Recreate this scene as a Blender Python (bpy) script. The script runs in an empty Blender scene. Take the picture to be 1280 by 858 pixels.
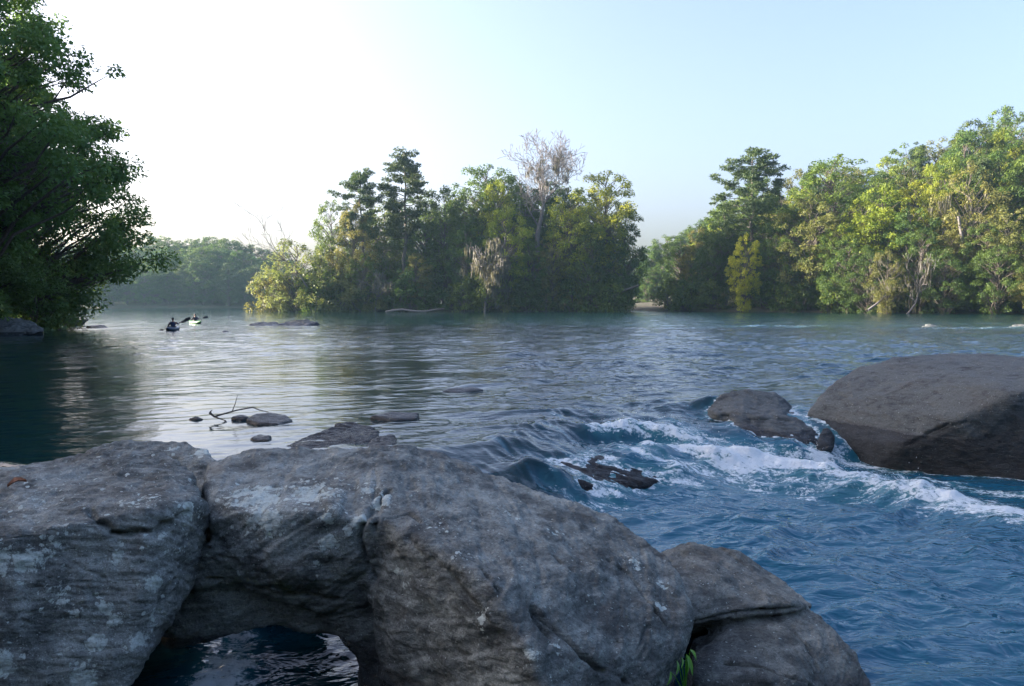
import bpy, bmesh, math, random
import numpy as np
from mathutils import Vector, Matrix

SC = bpy.context.scene
COL = SC.collection
R = math.radians

# ------------------------------------------------------------------ camera, sky, sun, exposure
F = 995.6                      # focal length in pixels of the 1280 wide picture
CAMZ = 1.85
PITCH = math.atan(51.0 / F)
cam = bpy.data.cameras.new('camera')
cam.sensor_width = 36.0
cam.lens = 36.0 * F / 1280.0
cam.clip_start = 0.1
cam.clip_end = 5000.0
camo = bpy.data.objects.new('camera', cam)
camo.location = (0, 0, CAMZ)
camo.rotation_euler = (math.pi / 2 - PITCH, 0, 0)
COL.objects.link(camo)
SC.camera = camo

SUN_EL, SUN_AZ = R(16.5), R(-79.0)     # azimuth from +Y towards +X (the sun stands low on the left)
sun_dir = Vector((math.sin(SUN_AZ) * math.cos(SUN_EL), math.cos(SUN_AZ) * math.cos(SUN_EL), math.sin(SUN_EL)))
world = bpy.data.worlds.new('World')
SC.world = world
world.use_nodes = True
wn = world.node_tree
wn.nodes.clear()
wo = wn.nodes.new('ShaderNodeOutputWorld')
wb = wn.nodes.new('ShaderNodeBackground')
sky = wn.nodes.new('ShaderNodeTexSky')
sky.sky_type = 'NISHITA'
sky.sun_disc = False
sky.sun_elevation = SUN_EL
sky.sun_rotation = SUN_AZ
sky.air_density = 0.9
sky.dust_density = 6.0
sky.ozone_density = 1.0
wb.inputs['Strength'].default_value = 0.105
wn.links.new(sky.outputs[0], wb.inputs[0])
wn.links.new(wb.outputs[0], wo.inputs[0])

sl = bpy.data.lights.new('sun', 'SUN')
sl.energy = 5.0
sl.angle = R(0.6)
sl.color = (1.0, 0.89, 0.67)
so = bpy.data.objects.new('sun', sl)
so.rotation_euler = (-sun_dir).to_track_quat('-Z', 'Y').to_euler()
so.location = (-60, 20, 60)
COL.objects.link(so)

SC.view_settings.view_transform = 'Standard'
SC.view_settings.look = 'None'
SC.view_settings.gamma = 1.0
SC.view_settings.use_curve_mapping = False
SC.view_settings.exposure = 2.34
SC.view_settings.use_white_balance = True
SC.view_settings.white_balance_temperature = 6000
SC.view_settings.white_balance_tint = 20
SC.render.engine = 'CYCLES'
SC.cycles.use_denoising = True
SC.cycles.max_bounces = 6
SC.cycles.diffuse_bounces = 2
SC.cycles.glossy_bounces = 3
SC.cycles.transmission_bounces = 3
SC.cycles.volume_bounces = 0
SC.cycles.transparent_max_bounces = 4
SC.cycles.sample_clamp_indirect = 6.0
SC.cycles.caustics_reflective = False
SC.cycles.caustics_refractive = False


# ------------------------------------------------------------------ picture -> place helpers
CP, SP = math.cos(PITCH), math.sin(PITCH)


def ray(px, py):
    u, v = (px - 640.0) / F, (429.0 - py) / F
    return Vector((u, CP + v * SP, -SP + v * CP))


def at(px, py, d):                      # the point seen at a pixel, d metres ahead
    r = ray(px, py)
    t = d / r.y
    return Vector((r.x * t, d, CAMZ + r.z * t))


def onz(px, py, z):                     # the point seen at a pixel on a level surface
    r = ray(px, py)
    t = (z - CAMZ) / r.z
    return Vector((r.x * t, r.y * t, z))


def to_px(P):                           # points -> pixels and depth (numpy)
    x, y, z = P[:, 0], P[:, 1], P[:, 2] - CAMZ
    d = y * CP - z * SP
    v = y * SP + z * CP
    d = np.maximum(d, 1e-3)
    return 640 + F * x / d, 429 - F * v / d, d


# ------------------------------------------------------------------ noise
_rs = np.random.RandomState(7)
_PERM = np.concatenate([_rs.permutation(256)] * 3).astype(np.int32)
_G = _rs.normal(size=(256, 3)).astype(np.float32)
_G /= np.linalg.norm(_G, axis=1)[:, None]


def perlin(p):
    p = np.asarray(p, np.float32)
    i = np.floor(p).astype(np.int32)
    f = p - i
    i &= 255
    w = f * f * f * (f * (f * 6 - 15) + 10)
    out = None
    res = np.zeros(len(p), np.float32)
    for dx in (0, 1):
        wx = w[:, 0] if dx else 1 - w[:, 0]
        for dy in (0, 1):
            wy = w[:, 1] if dy else 1 - w[:, 1]
            for dz in (0, 1):
                wz = w[:, 2] if dz else 1 - w[:, 2]
                h = _PERM[_PERM[_PERM[i[:, 0] + dx] + i[:, 1] + dy] + i[:, 2] + dz]
                g = _G[h]
                d = g[:, 0] * (f[:, 0] - dx) + g[:, 1] * (f[:, 1] - dy) + g[:, 2] * (f[:, 2] - dz)
                res += wx * wy * wz * d
    return res * 1.4


def fbm(p, n=4, gain=0.5):
    p = np.asarray(p, np.float32)
    r = np.zeros(len(p), np.float32)
    a = 1.0
    for k in range(n):
        r += a * perlin(p + 17.3 * k)
        p = p * 2.03
        a *= gain
    return r


def sstep(a, b, x):
    t = np.clip((x - a) / (b - a), 0, 1)
    return t * t * (3 - 2 * t)


# ------------------------------------------------------------------ object helpers
def tag(o, label=None, cat=None, group=None, kind=None):
    if label: o['label'] = label
    if cat: o['category'] = cat
    if group: o['group'] = group
    if kind: o['kind'] = kind
    return o


def empty(name, loc, rz=0.0):
    o = bpy.data.objects.new(name, None)
    o.empty_display_size = 0.3
    o.location = loc
    o.rotation_euler = (0, 0, rz)
    COL.objects.link(o)
    return o


def link(name, me, mat=None, parent=None):
    if mat is not None and len(me.materials) == 0:
        me.materials.append(mat)
    o = bpy.data.objects.new(name, me)
    COL.objects.link(o)
    if parent: o.parent = parent
    return o


def mesh_np(name, V, faces_flat, nper, smooth=False):
    me = bpy.data.meshes.new(name)
    V = np.asarray(V, np.float32)
    faces_flat = np.asarray(faces_flat, np.int32).ravel()
    nf = len(faces_flat) // nper
    me.vertices.add(len(V))
    me.vertices.foreach_set('co', V.ravel())
    me.loops.add(len(faces_flat))
    me.loops.foreach_set('vertex_index', faces_flat)
    me.polygons.add(nf)
    me.polygons.foreach_set('loop_start', np.arange(0, nf * nper, nper, dtype=np.int32))
    me.polygons.foreach_set('loop_total', np.full(nf, nper, np.int32))
    if smooth:
        me.polygons.foreach_set('use_smooth', np.ones(nf, bool))
    me.update(calc_edges=True)
    me.validate()
    return me


def attr(me, name, vals):
    a = me.attributes.new(name, 'FLOAT', 'POINT')
    a.data.foreach_set('value', np.asarray(vals, np.float32))


class Tubes:                             # collects tapered tubes into one quad mesh
    def __init__(self):
        self.v, self.f, self.n = [], [], 0

    def add(self, pts, rad, sides=6):
        pts = [Vector(p) for p in pts]
        m = len(pts)
        if m < 2: return
        prev = None
        for i, p in enumerate(pts):
            t = (pts[min(i + 1, m - 1)] - pts[max(i - 1, 0)])
            if t.length < 1e-6: t = Vector((0, 0, 1))
            t.normalize()
            if prev is None:
                a = Vector((1, 0, 0)) if abs(t.x) < 0.8 else Vector((0, 1, 0))
                s = t.cross(a).normalized()
            else:
                s = (prev - t * prev.dot(t))
                s = s.normalized() if s.length > 1e-5 else t.orthogonal().normalized()
            prev = s
            b = t.cross(s)
            for k in range(sides):
                an = 2 * math.pi * k / sides
                self.v.append(p + (s * math.cos(an) + b * math.sin(an)) * rad[i])
        for i in range(m - 1):
            for k in range(sides):
                k2 = (k + 1) % sides
                o = self.n + i * sides
                self.f += [o + k, o + k2, o + sides + k2, o + sides + k]
        if sides == 4:
            o = self.n + (m - 1) * sides
            self.f += [o, o + 1, o + 2, o + 3]
        self.n += m * sides

    def mesh(self, name):
        return mesh_np(name, np.array([tuple(v) for v in self.v], np.float32).reshape(-1, 3), self.f, 4, True)


# ------------------------------------------------------------------ node helpers
class NT:
    def __init__(self, name):
        self.m = bpy.data.materials.new(name)
        self.m.use_nodes = True
        self.t = self.m.node_tree
        self.t.nodes.clear()
        self.out = self.t.nodes.new('ShaderNodeOutputMaterial')

    def n(self, typ, **kw):
        nd = self.t.nodes.new(typ)
        for k, v in kw.items():
            if k in nd.inputs.keys():
                self.set(nd, k, v)
            else:
                setattr(nd, k, v)
        return nd

    def set(self, nd, k, v):
        if isinstance(v, bpy.types.NodeSocket): self.t.links.new(v, nd.inputs[k])
        elif hasattr(v, 'outputs'): self.t.links.new(v.outputs[0], nd.inputs[k])
        else: nd.inputs[k].default_value = v

    def math(self, op, a, b=0.0, clamp=False):
        nd = self.t.nodes.new('ShaderNodeMath')
        nd.operation = op
        nd.use_clamp = clamp
        self.set(nd, 0, a); self.set(nd, 1, b)
        return nd.outputs[0]

    def mix(self, f, a, b, blend='MIX'):
        nd = self.t.nodes.new('ShaderNodeMix')
        nd.data_type = 'RGBA'
        nd.blend_type = blend
        self.set(nd, 0, f)
        for k, v in ((6, a), (7, b)):
            if isinstance(v, tuple): nd.inputs[k].default_value = (v[0], v[1], v[2], 1)
            else: self.set(nd, k, v)
        return nd.outputs[2]

    def ramp(self, f, a, b, lo=0.0, hi=1.0):
        nd = self.t.nodes.new('ShaderNodeMapRange')
        nd.interpolation_type = 'SMOOTHSTEP'
        self.set(nd, 0, f)
        nd.inputs[1].default_value = a; nd.inputs[2].default_value = b
        nd.inputs[3].default_value = lo; nd.inputs[4].default_value = hi
        return nd.outputs[0]

    def noise(self, vec, scale, detail=4.0, rough=0.55, dist=0.0):
        nd = self.n('ShaderNodeTexNoise', Scale=scale, Detail=detail, Roughness=rough, Distortion=dist)
        if vec is not None: self.set(nd, 'Vector', vec)
        return nd.outputs[0]

    def attr(self, name):
        nd = self.n('ShaderNodeAttribute')
        nd.attribute_name = name
        return nd.outputs['Fac']

    def coords(self, scale=(1, 1, 1), rot=(0, 0, 0)):
        tc = self.n('ShaderNodeTexCoord')
        mp = self.n('ShaderNodeMapping')
        self.t.links.new(tc.outputs['Object'], mp.inputs[0])
        mp.inputs['Scale'].default_value = scale
        mp.inputs['Rotation'].default_value = rot
        return mp.outputs[0]

    def finish(self, sh):
        self.t.links.new(sh if isinstance(sh, bpy.types.NodeSocket) else sh.outputs[0], self.out.inputs[0])
        return self.m


def mat_leaf(name, ca, cb, transl=0.42, var=0.18):
    k = NT(name)
    t = k.attr('tint')
    oi = k.n('ShaderNodeObjectInfo')
    col = k.mix(t, ca, cb)
    hs = k.n('ShaderNodeHueSaturation')
    k.set(hs, 'Color', col)
    k.set(hs, 'Hue', k.math('ADD', k.math('MULTIPLY', oi.outputs['Random'], 0.03), 0.487))
    k.set(hs, 'Value', k.math('ADD', k.math('MULTIPLY', k.math('FRACT', k.math('MULTIPLY', oi.outputs['Random'], 7.31)), 2 * var), 1 - var))
    p = k.n('ShaderNodeBsdfPrincipled', Roughness=0.55)
    k.set(p, 'Base Color', hs.outputs[0])
    p.inputs['Specular IOR Level'].default_value = 0.25
    tr = k.n('ShaderNodeBsdfTranslucent')
    k.set(tr, 'Color', k.mix(0.5, hs.outputs[0], k.mix(1.0, hs.outputs[0], (1.9, 1.75, 0.6), 'MULTIPLY')))
    ms = k.n('ShaderNodeMixShader')
    ms.inputs[0].default_value = transl
    k.t.links.new(p.outputs[0], ms.inputs[1]); k.t.links.new(tr.outputs[0], ms.inputs[2])
    return k.finish(ms)


def mat_simple(name, ca, cb, scale=6.0, rough=0.8, bump=0.3, stretch=(1, 1, 1)):
    k = NT(name)
    v = k.coords(stretch)
    n1 = k.noise(v, scale, 5, 0.65)
    p = k.n('ShaderNodeBsdfPrincipled', Roughness=rough)
    k.set(p, 'Base Color', k.mix(k.ramp(n1, 0.3, 0.7), ca, cb))
    b = k.n('ShaderNodeBump', Strength=bump, Distance=0.05)
    k.set(b, 'Height', n1)
    k.set(p, 'Normal', b)
    return k.finish(p)


def mat_rock(name, dark, light, fol=(0.5, 0.2, 0.3), lichen=(0.40, 0.46, 0.43), fol_amt=0.5, stain=0.35, spec=0.32):
    k = NT(name)
    v = k.coords()
    vf = k.coords((3.0, 3.0, 14.0), fol)
    big = k.noise(v, 0.9, 5, 0.6, 0.4)
    med = k.noise(v, 5.0, 6, 0.7, 0.3)
    fol_n = k.noise(vf, 1.6, 6, 0.65, 0.6)
    fine = k.noise(v, 55.0, 4, 0.75)
    spk = k.noise(v, 160.0, 2, 0.6)
    f = k.math('ADD', k.math('MULTIPLY', big, 0.35), k.math('ADD', k.math('MULTIPLY', med, 0.35), k.math('MULTIPLY', fol_n, 0.3 * (0.5 + fol_amt))))
    col = k.mix(k.ramp(f, 0.40, 0.60), dark, light)
    col = k.mix(k.ramp(k.noise(v, 2.1, 4, 0.6, 0.5), 0.5, 0.75, 0, stain), col, (0.105, 0.09, 0.072))       # brown iron staining
    col = k.mix(k.ramp(k.noise(v, 3.3, 5, 0.7, 0.2), 0.55, 0.72, 0, 0.55), col, (0.05, 0.05, 0.05))       # dark biofilm
    col = k.mix(k.ramp(fine, 0.48, 0.66, 0, 0.8), col, k.mix(1.0, col, (0.45, 0.45, 0.45), 'MULTIPLY'))
    col = k.mix(k.ramp(spk, 0.56, 0.68, 0, 0.6), col, k.mix(1.0, col, (2.0, 2.0, 1.95), 'MULTIPLY'))
    la = k.attr('lichen')
    ln = k.noise(v, 9.0, 6, 0.72, 0.25)
    wv = k.n('ShaderNodeVectorMath'); wv.operation = 'MULTIPLY_ADD'
    nz = k.n('ShaderNodeTexNoise', Scale=24.0, Detail=4.0, Roughness=0.7)
    k.set(nz, 'Vector', v)
    k.t.links.new(nz.outputs['Color'], wv.inputs[0]); wv.inputs[1].default_value = (0.05, 0.05, 0.05); k.t.links.new(v, wv.inputs[2])

    def rosettes(scale, thr, size):
        vo = k.n('ShaderNodeTexVoronoi', Scale=scale)
        k.set(vo, 'Vector', wv.outputs[0])
        sep = k.n('ShaderNodeSeparateColor')
        k.t.links.new(vo.outputs['Color'], sep.inputs[0])
        rad = k.math('MULTIPLY', k.math('ADD', k.math('MULTIPLY', sep.outputs[0], 0.7), 0.3), size)
        on = k.ramp(k.math('ADD', la, k.math('MULTIPLY', k.math('SUBTRACT', sep.outputs[1], 1.0), 0.9)), thr, thr + 0.04)
        ring = k.math('SUBTRACT', rad, vo.outputs['Distance'])
        return k.math('MULTIPLY', k.ramp(ring, 0.0, 0.05), on), ring
    r1, e1 = rosettes(11.0, 0.08, 0.52)
    r2, e2 = rosettes(27.0, 0.02, 0.50)
    r3, e3 = rosettes(60.0, -0.10, 0.42)
    crust = k.ramp(k.math('ADD', k.math('MULTIPLY', la, 0.42), ln), 0.71, 0.765)
    lm = k.math('MAXIMUM', k.math('MAXIMUM', r1, r2), k.math('MAXIMUM', k.math('MULTIPLY', r3, 0.7), crust))
    lm = k.math('MULTIPLY', lm, k.ramp(k.noise(v, 60.0, 5, 0.8), 0.34, 0.50, 0.2, 1.0))
    lc = k.mix(k.noise(v, 25.0, 3), lichen, tuple(c * 1.5 for c in lichen))
    col = k.mix(lm, col, lc)
    mo = k.attr('moss')
    mm = k.ramp(k.math('ADD', mo, k.math('MULTIPLY', k.math('SUBTRACT', k.noise(v, 14.0, 5, 0.7), 0.5), 1.0)), 0.4, 0.8)
    col = k.mix(k.math('MULTIPLY', mm, 0.85), col, (0.035, 0.055, 0.012))
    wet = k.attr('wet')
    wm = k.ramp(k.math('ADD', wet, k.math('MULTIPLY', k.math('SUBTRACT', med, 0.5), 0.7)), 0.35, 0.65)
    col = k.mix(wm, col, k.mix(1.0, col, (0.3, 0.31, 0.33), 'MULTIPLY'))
    p = k.n('ShaderNodeBsdfPrincipled')
    p.inputs['Specular IOR Level'].default_value = spec
    k.set(p, 'Base Color', col)
    k.set(p, 'Roughness', k.math('SUBTRACT', k.math('ADD', 0.62, k.math('MULTIPLY', fine, 0.25)), k.math('MULTIPLY', wm, 0.5)))
    h = k.math('ADD', k.math('MULTIPLY', fine, 0.35), k.math('ADD', k.math('MULTIPLY', fol_n, 0.9 * fol_amt + 0.2), k.math('MULTIPLY', k.noise(v, 22.0, 6, 0.75), 0.9)))
    h = k.math('ADD', h, k.math('MULTIPLY', lm, 0.12))
    b = k.n('ShaderNodeBump', Strength=0.75, Distance=0.045)
    k.set(b, 'Height', h)
    k.set(p, 'Normal', b)
    return k.finish(p)


M = {}
M['leaf_dark'] = mat_leaf('leaf_dark', (0.042, 0.082, 0.025), (0.09, 0.145, 0.035))
M['leaf_mid'] = mat_leaf('leaf_mid', (0.055, 0.108, 0.024), (0.135, 0.185, 0.036))
M['leaf_lime'] = mat_leaf('leaf_lime', (0.115, 0.17, 0.022), (0.26, 0.285, 0.035))
M['leaf_gold'] = mat_leaf('leaf_gold', (0.30, 0.32, 0.02), (0.50, 0.50, 0.04))
M['leaf_olive'] = mat_leaf('leaf_olive', (0.10, 0.12, 0.035), (0.18, 0.18, 0.06))
M['leaf_willow'] = mat_leaf('leaf_willow', (0.11, 0.14, 0.045), (0.19, 0.215, 0.075))
M['leaf_pine'] = mat_leaf('leaf_pine', (0.035, 0.07, 0.025), (0.075, 0.11, 0.035), 0.25)
M['leaf_bank'] = mat_leaf('leaf_bank', (0.075, 0.14, 0.05), (0.15, 0.23, 0.075), 0.45)
M['moss'] = mat_leaf('hanging_moss', (0.07, 0.07, 0.055), (0.13, 0.125, 0.10), 0.35)
M['bark'] = mat_simple('bark', (0.05, 0.042, 0.034), (0.15, 0.13, 0.105), 7.0, 0.9, 0.6, (3, 3, 0.6))
M['dead'] = mat_simple('dead_wood', (0.085, 0.078, 0.072), (0.19, 0.175, 0.165), 7.0, 0.85, 0.5, (3, 3, 0.6))
M['rock'] = mat_rock('gneiss', (0.055, 0.065, 0.064), (0.285, 0.318, 0.300))
M['rock_brown'] = mat_rock('gneiss_brown', (0.052, 0.059, 0.056), (0.228, 0.245, 0.222))
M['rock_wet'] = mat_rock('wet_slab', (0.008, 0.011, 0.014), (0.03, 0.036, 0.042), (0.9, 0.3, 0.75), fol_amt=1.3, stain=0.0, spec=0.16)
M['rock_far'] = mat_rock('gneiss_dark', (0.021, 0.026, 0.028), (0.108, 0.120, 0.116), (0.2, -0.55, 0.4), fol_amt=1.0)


# ------------------------------------------------------------------ haze
def build_haze():
    bm = bmesh.new()
    bmesh.ops.create_cube(bm, size=1.0)
    me = bpy.data.meshes.new('haze')
    bm.to_mesh(me); bm.free()
    o = link('haze', me)
    x0, x1, y0, y1, z0, z1 = -420, 420, -120, 620, -4.2, 52
    o.location = ((x0 + x1) / 2, (y0 + y1) / 2, (z0 + z1) / 2)
    o.scale = (x1 - x0, y1 - y0, z1 - z0)
    k = NT('haze_air')
    pv = k.n('ShaderNodeVolumePrincipled')
    pv.inputs['Color'].default_value = (0.48, 0.79, 1.0, 1)
    pv.inputs['Density'].default_value = 0.00019
    pv.inputs['Anisotropy'].default_value = 0.35
    k.t.links.new(pv.outputs[0], k.out.inputs['Volume'])
    me.materials.append(k.m)
    tag(o, 'thin blue morning haze hanging in the river valley', 'haze', kind='stuff')


# ------------------------------------------------------------------ terrain
LBX = ([-80, 0, 20, 45, 55, 75, 110, 160, 210, 245], [-20, -24, -26, -28.5, -33, -47, -70, -100, -128, -150])
RBY = ([10, 24, 42, 58, 80, 105, 140, 200], [185, 172, 152, 136, 122, 100, 70, 20])


def land(x, y):                          # metres inside the land (negative: in the river)
    left = np.interp(y, *LBX) - x
    left = np.where(y > 245, -999, left)
    far = y - np.interp(x, [-400, -160, -60, 0, 40, 80], [240, 250, 262, 262, 235, 150])
    right = (y - np.interp(x, *RBY)) * 0.75
    right = np.where(x < 10, -999, right)
    right = np.maximum(right, np.where(np.abs(x) < 60, -9 - y, -999))
    isl = (1 - np.sqrt(((x + 9.5) / 36.0) ** 2 + ((y - 167) / 17.0) ** 2)) * 17
    return np.maximum(np.maximum(left, far), np.maximum(right, isl)), left, far, right, isl


def ground_h(x, y):
    x = np.atleast_1d(np.asarray(x, np.float32)); y = np.atleast_1d(np.asarray(y, np.float32))
    s, left, far, right, isl = land(x, y)
    h = -1.6 + 2.3 * sstep(-5, 3.5, s) + 0.6 * sstep(2, 16, s)
    h = h + np.where((s == right) & (y > 5), 24 * sstep(12, 95, right) * sstep(30, 105, x), 0)
    h = h + np.where(s == far, 14 * sstep(5, 90, far), 0)
    h = h + np.where(s == left, 5 * sstep(4, 50, left), 0)
    p = np.stack([x * 0.08, y * 0.08, 0 * x], 1)
    return h + 0.35 * fbm(p, 3) * sstep(-3, 4, s)


def build_ground():
    def axis(lo, hi, n):
        t = np.linspace(-1, 1, n)
        return t
    xs = np.concatenate([np.linspace(-415, -160, 40, endpoint=False), np.linspace(-160, 160, 214, endpoint=False), np.linspace(160, 415, 40)])
    ys = np.concatenate([np.linspace(-115, -10, 20, endpoint=False), np.linspace(-10, 280, 194, endpoint=False), np.linspace(280, 615, 40)])
    X, Y = np.meshgrid(xs, ys)
    Z = ground_h(X.ravel(), Y.ravel())
    V = np.stack([X.ravel(), Y.ravel(), Z], 1)
    nx, ny = len(xs), len(ys)
    i = np.arange(nx * ny).reshape(ny, nx)
    Q = np.stack([i[:-1, :-1], i[:-1, 1:], i[1:, 1:], i[1:, :-1]], -1)
    me = mesh_np('ground', V, Q, 4, True)
    k = NT('forest_floor')
    v = k.coords()
    n1 = k.noise(v, 0.25, 6, 0.7)
    n2 = k.noise(v, 2.5, 6, 0.7)
    c = k.mix(k.ramp(n1, 0.4, 0.6), (0.05, 0.038, 0.026), (0.03, 0.048, 0.016))
    c = k.mix(k.ramp(n2, 0.45, 0.7), c, (0.075, 0.062, 0.04))
    p = k.n('ShaderNodeBsdfPrincipled', Roughness=0.95)
    k.set(p, 'Base Color', c)
    b = k.n('ShaderNodeBump', Strength=0.8, Distance=0.3)
    k.set(b, 'Height', n2); k.set(p, 'Normal', b)
    tag(link('ground', me, k.finish(p)), 'earth of the wooded river banks and river bed', 'ground', kind='structure')


# ------------------------------------------------------------------ river
LEDX = [-20, -9, -2, 0.2, 0.9, 2.0, 3.0, 4.0, 5.5, 9, 30]
LEDY = [8.2, 8.2, 8.0, 8.35, 9.1, 10.1, 10.9, 11.6, 11.9, 12.3, 13.0]
LOW = -0.58


def gridge(x, y, pts, w):                # falloff around a polyline: (0..1, side)
    best = np.full(x.shape, 1e9, np.float32)
    for (a, b) in zip(pts[:-1], pts[1:]):
        ax, ay = a; bx, by = b
        dx, dy = bx - ax, by - ay
        t = np.clip(((x - ax) * dx + (y - ay) * dy) / (dx * dx + dy * dy), 0, 1)
        best = np.minimum(best, (x - ax - t * dx) ** 2 + (y - ay - t * dy) ** 2)
    return np.exp(-best / (w * w))


def river(x, y):
    """height of the water and how much foam it carries"""
    x = x.astype(np.float32); y = y.astype(np.float32)
    r = np.hypot(x, y)
    one = np.zeros_like(x)
    wob = 0.6 * perlin(np.stack([x * 0.7, y * 0.7, one + 3.3], 1)) + 0.12 * perlin(np.stack([x * 2.1, y * 2.1, one + 8.3], 1))
    yl = np.interp(x, LEDX, LEDY) + wob
    wd = np.interp(x, [-9, -1, 0.5, 1.2, 2.2, 3.2, 4.2, 6, 9], [0.7, 1.2, 3.4, 4.3, 4.2, 3.2, 1.8, 1.0, 1.0])
    q = (y - yl) / wd
    q += (0.10 * perlin(np.stack([x * 0.8 + 2, y * 0.7, one + 14.3], 1)) + 0.08 * perlin(np.stack([x * 1.9, y * 1.6, one + 24.3], 1))) * (wd > 1.3)
    S = 1 - np.clip(1 - q * 0.85, 0, 1) ** 1.8
    S = np.where(wd > 1.3, S, sstep(0.0, 1.0, q))
    S = S * sstep(-0.12, 0.06, q)
    h = LOW * (1 - S)
    down = 1 - sstep(-0.1, 0.6, q)        # 1 in the lower pool
    # humps over sunken rock along the lip and standing waves below it
    lip = np.exp(-((q - 0.8) / 0.55) ** 2) * sstep(-1, 1.2, x)
    h += lip * 0.05 * perlin(np.stack([x * 0.9 + 4, y * 0.55, one + 1.7], 1))
    foam = np.zeros_like(x)

    def wave(pts, amp, w, fo, fw=None, sharp=1.0):
        nonlocal h, foam
        g = gridge(x, y, pts, w)
        h += amp * g ** sharp
        foam = np.maximum(foam, fo * gridge(x, y, pts, fw or w))
    wave([(1.25, 11.9), (1.8, 12.1), (2.35, 12.0), (2.7, 11.8)], 0.14, 0.24, 0.74, 0.22)
    wave([(1.3, 11.6), (1.8, 11.75), (2.4, 11.65)], -0.05, 0.2, 0.22, 0.15)
    wave([(1.95, 11.35), (2.4, 11.6), (2.85, 11.35)], 0.12, 0.17, 0.72, 0.19)
    wave([(1.5, 11.4), (2.05, 11.05), (2.7, 10.85)], -0.05, 0.25, 0.36, 0.22)
    wave([(3.05, 11.15), (3.5, 11.3), (3.95, 11.25), (4.4, 11.0)], 0.17, 0.28, 0.95, 0.38)
    wave([(3.2, 10.85), (3.9, 10.8), (4.6, 10.4)], 0.03, 0.2, 0.52, 0.35)
    wave([(4.4, 11.0), (4.7, 10.5), (4.95, 9.8), (5.3, 9.1), (5.7, 8.4), (6.3, 7.6)], 0.06, 0.40, 0.80, 0.52)
    wave([(4.0, 10.5), (4.6, 10.0), (5.2, 9.6)], 0.05, 0.3, 0.50, 0.4)
    wave([(5.0, 10.9), (5.8, 10.0), (6.6, 9.5)], 0.03, 0.3, 0.52, 0.35)
    wave([(3.0, 10.3), (3.6, 10.1), (4.3, 9.6)], -0.07, 0.35, 0.30, 0.3)
    wave([(0.95, 9.15), (1.4, 9.75), (2.0, 10.35), (2.7, 10.8)], 0.02, 0.16, 0.50, 0.16)
    wave([(2.55, 12.7), (3.05, 12.0), (3.3, 11.4)], 0.0, 0.3, 0.46, 0.22)
    wave([(5.0, 13.9), (4.75, 13.0), (4.6, 12.2), (4.5, 11.4)], 0.0, 0.2, 0.58, 0.20)
    wave([(4.9, 11.9), (5.6, 11.3)], 0.0, 0.2, 0.55, 0.28)
    wave([(0.1, 9.6), (0.75, 9.95), (1.45, 10.35), (1.9, 10.6)], 0.05, 0.42, 0.0, 0.3)
    rr_ = np.random.RandomState(21)
    for _ in range(22):                   # water heaping over single sunken stones, broken white behind each
        cx = 0.2 + 4.2 * rr_.rand()
        cy = np.interp(cx, LEDX, LEDY) + 0.3 + 3.2 * rr_.rand() ** 1.2
        a_ = 0.03 + 0.055 * rr_.rand()
        w_ = 0.18 + 0.25 * rr_.rand()
        fo_ = 0.25 + 0.42 * rr_.rand() * (cy < np.interp(cx, LEDX, LEDY) + 2.2)
        wave([(cx - w_ * 0.8, cy - 0.1), (cx + w_ * 0.8, cy - 0.2)], a_, w_, 0.0, 0.2)
        wave([(cx - w_ * 0.6 + 0.1, cy - 0.9 * w_ - 0.1), (cx + w_ * 0.9 + 0.15, cy - 1.2 * w_ - 0.2)], -0.4 * a_, w_ * 0.6, fo_, w_ * 0.55)
    wave([(3.3, 10.6), (4.4, 10.1), (5.3, 9.3)], 0.0, 0.5, 0.40, 1.0)
    wave([(0.0, 12.9), (0.8, 13.2), (1.5, 13.2)], 0.07, 0.35, 0.1, 0.3)
    wave([(-0.9, 17.3), (0.2, 17.3)], 0.06, 0.4, 0.0, 0.3)
    wave([(-2.35, 5.9), (-1.95, 5.5), (-1.9, 5.0)], 0.0, 0.2, 0.80, 0.30)  # white streak under the arch, painted in for the sky's reflection
    wave([(11.5, 55), (18, 58), (24, 60)], 0.10, 1.5, 0.52, 1.2)
    wave([(27, 52), (34, 54), (44, 57)], 0.12, 1.5, 0.60, 1.2)
    foam += 0.20 * np.exp(-((q - 0.25) / 0.5) ** 2) * sstep(0.6, 1.8, x) * (x < 6)
    foam += 0.16 * down * sstep(5.0, 8.5, y) * (x > 0.6)
    # chop
    calm = sstep(1.0, -3.5, x - 0.02 * y) * sstep(40, 20, r)          # the smooth pool on the left
    chop = (0.80 + 0.75 * down * sstep(3, 6, r)) * (1 - 0.72 * calm)
    chop *= np.interp(r, [4, 14, 40, 120, 400], [1.0, 1.0, 0.9, 0.7, 0.5])
    patch = perlin(np.stack([x * 0.55 + 3, y * 0.38, one + 9.9], 1)) + 0.5 * perlin(np.stack([x * 1.3, y * 0.9, one + 19.9], 1))
    chop *= np.clip(0.85 + 0.75 * patch, 0.25, 1.7)
    chop *= 1 + 0.8 * sstep(-6, 1, x) * sstep(13, 22, r)
    chop *= 1 + 0.5 * sstep(3, 14, x) * sstep(14, 22, r)
    chop *= 1.0 - 0.2 * sstep(0.1, 0.5, q) * sstep(1.3, 0.8, q)
    wx = x + 0.35 * perlin(np.stack([x * 0.5, y * 0.5, one + 5.1], 1))
    wy = y + 0.35 * perlin(np.stack([x * 0.5 + 9, y * 0.5, one + 6.1], 1))
    a = R(-28)                            # direction the current runs on the right
    u = wx * math.cos(a) - wy * math.sin(a)
    v = wx * math.sin(a) + wy * math.cos(a)
    dr = np.maximum(r * 0.0042, 0.012)
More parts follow.
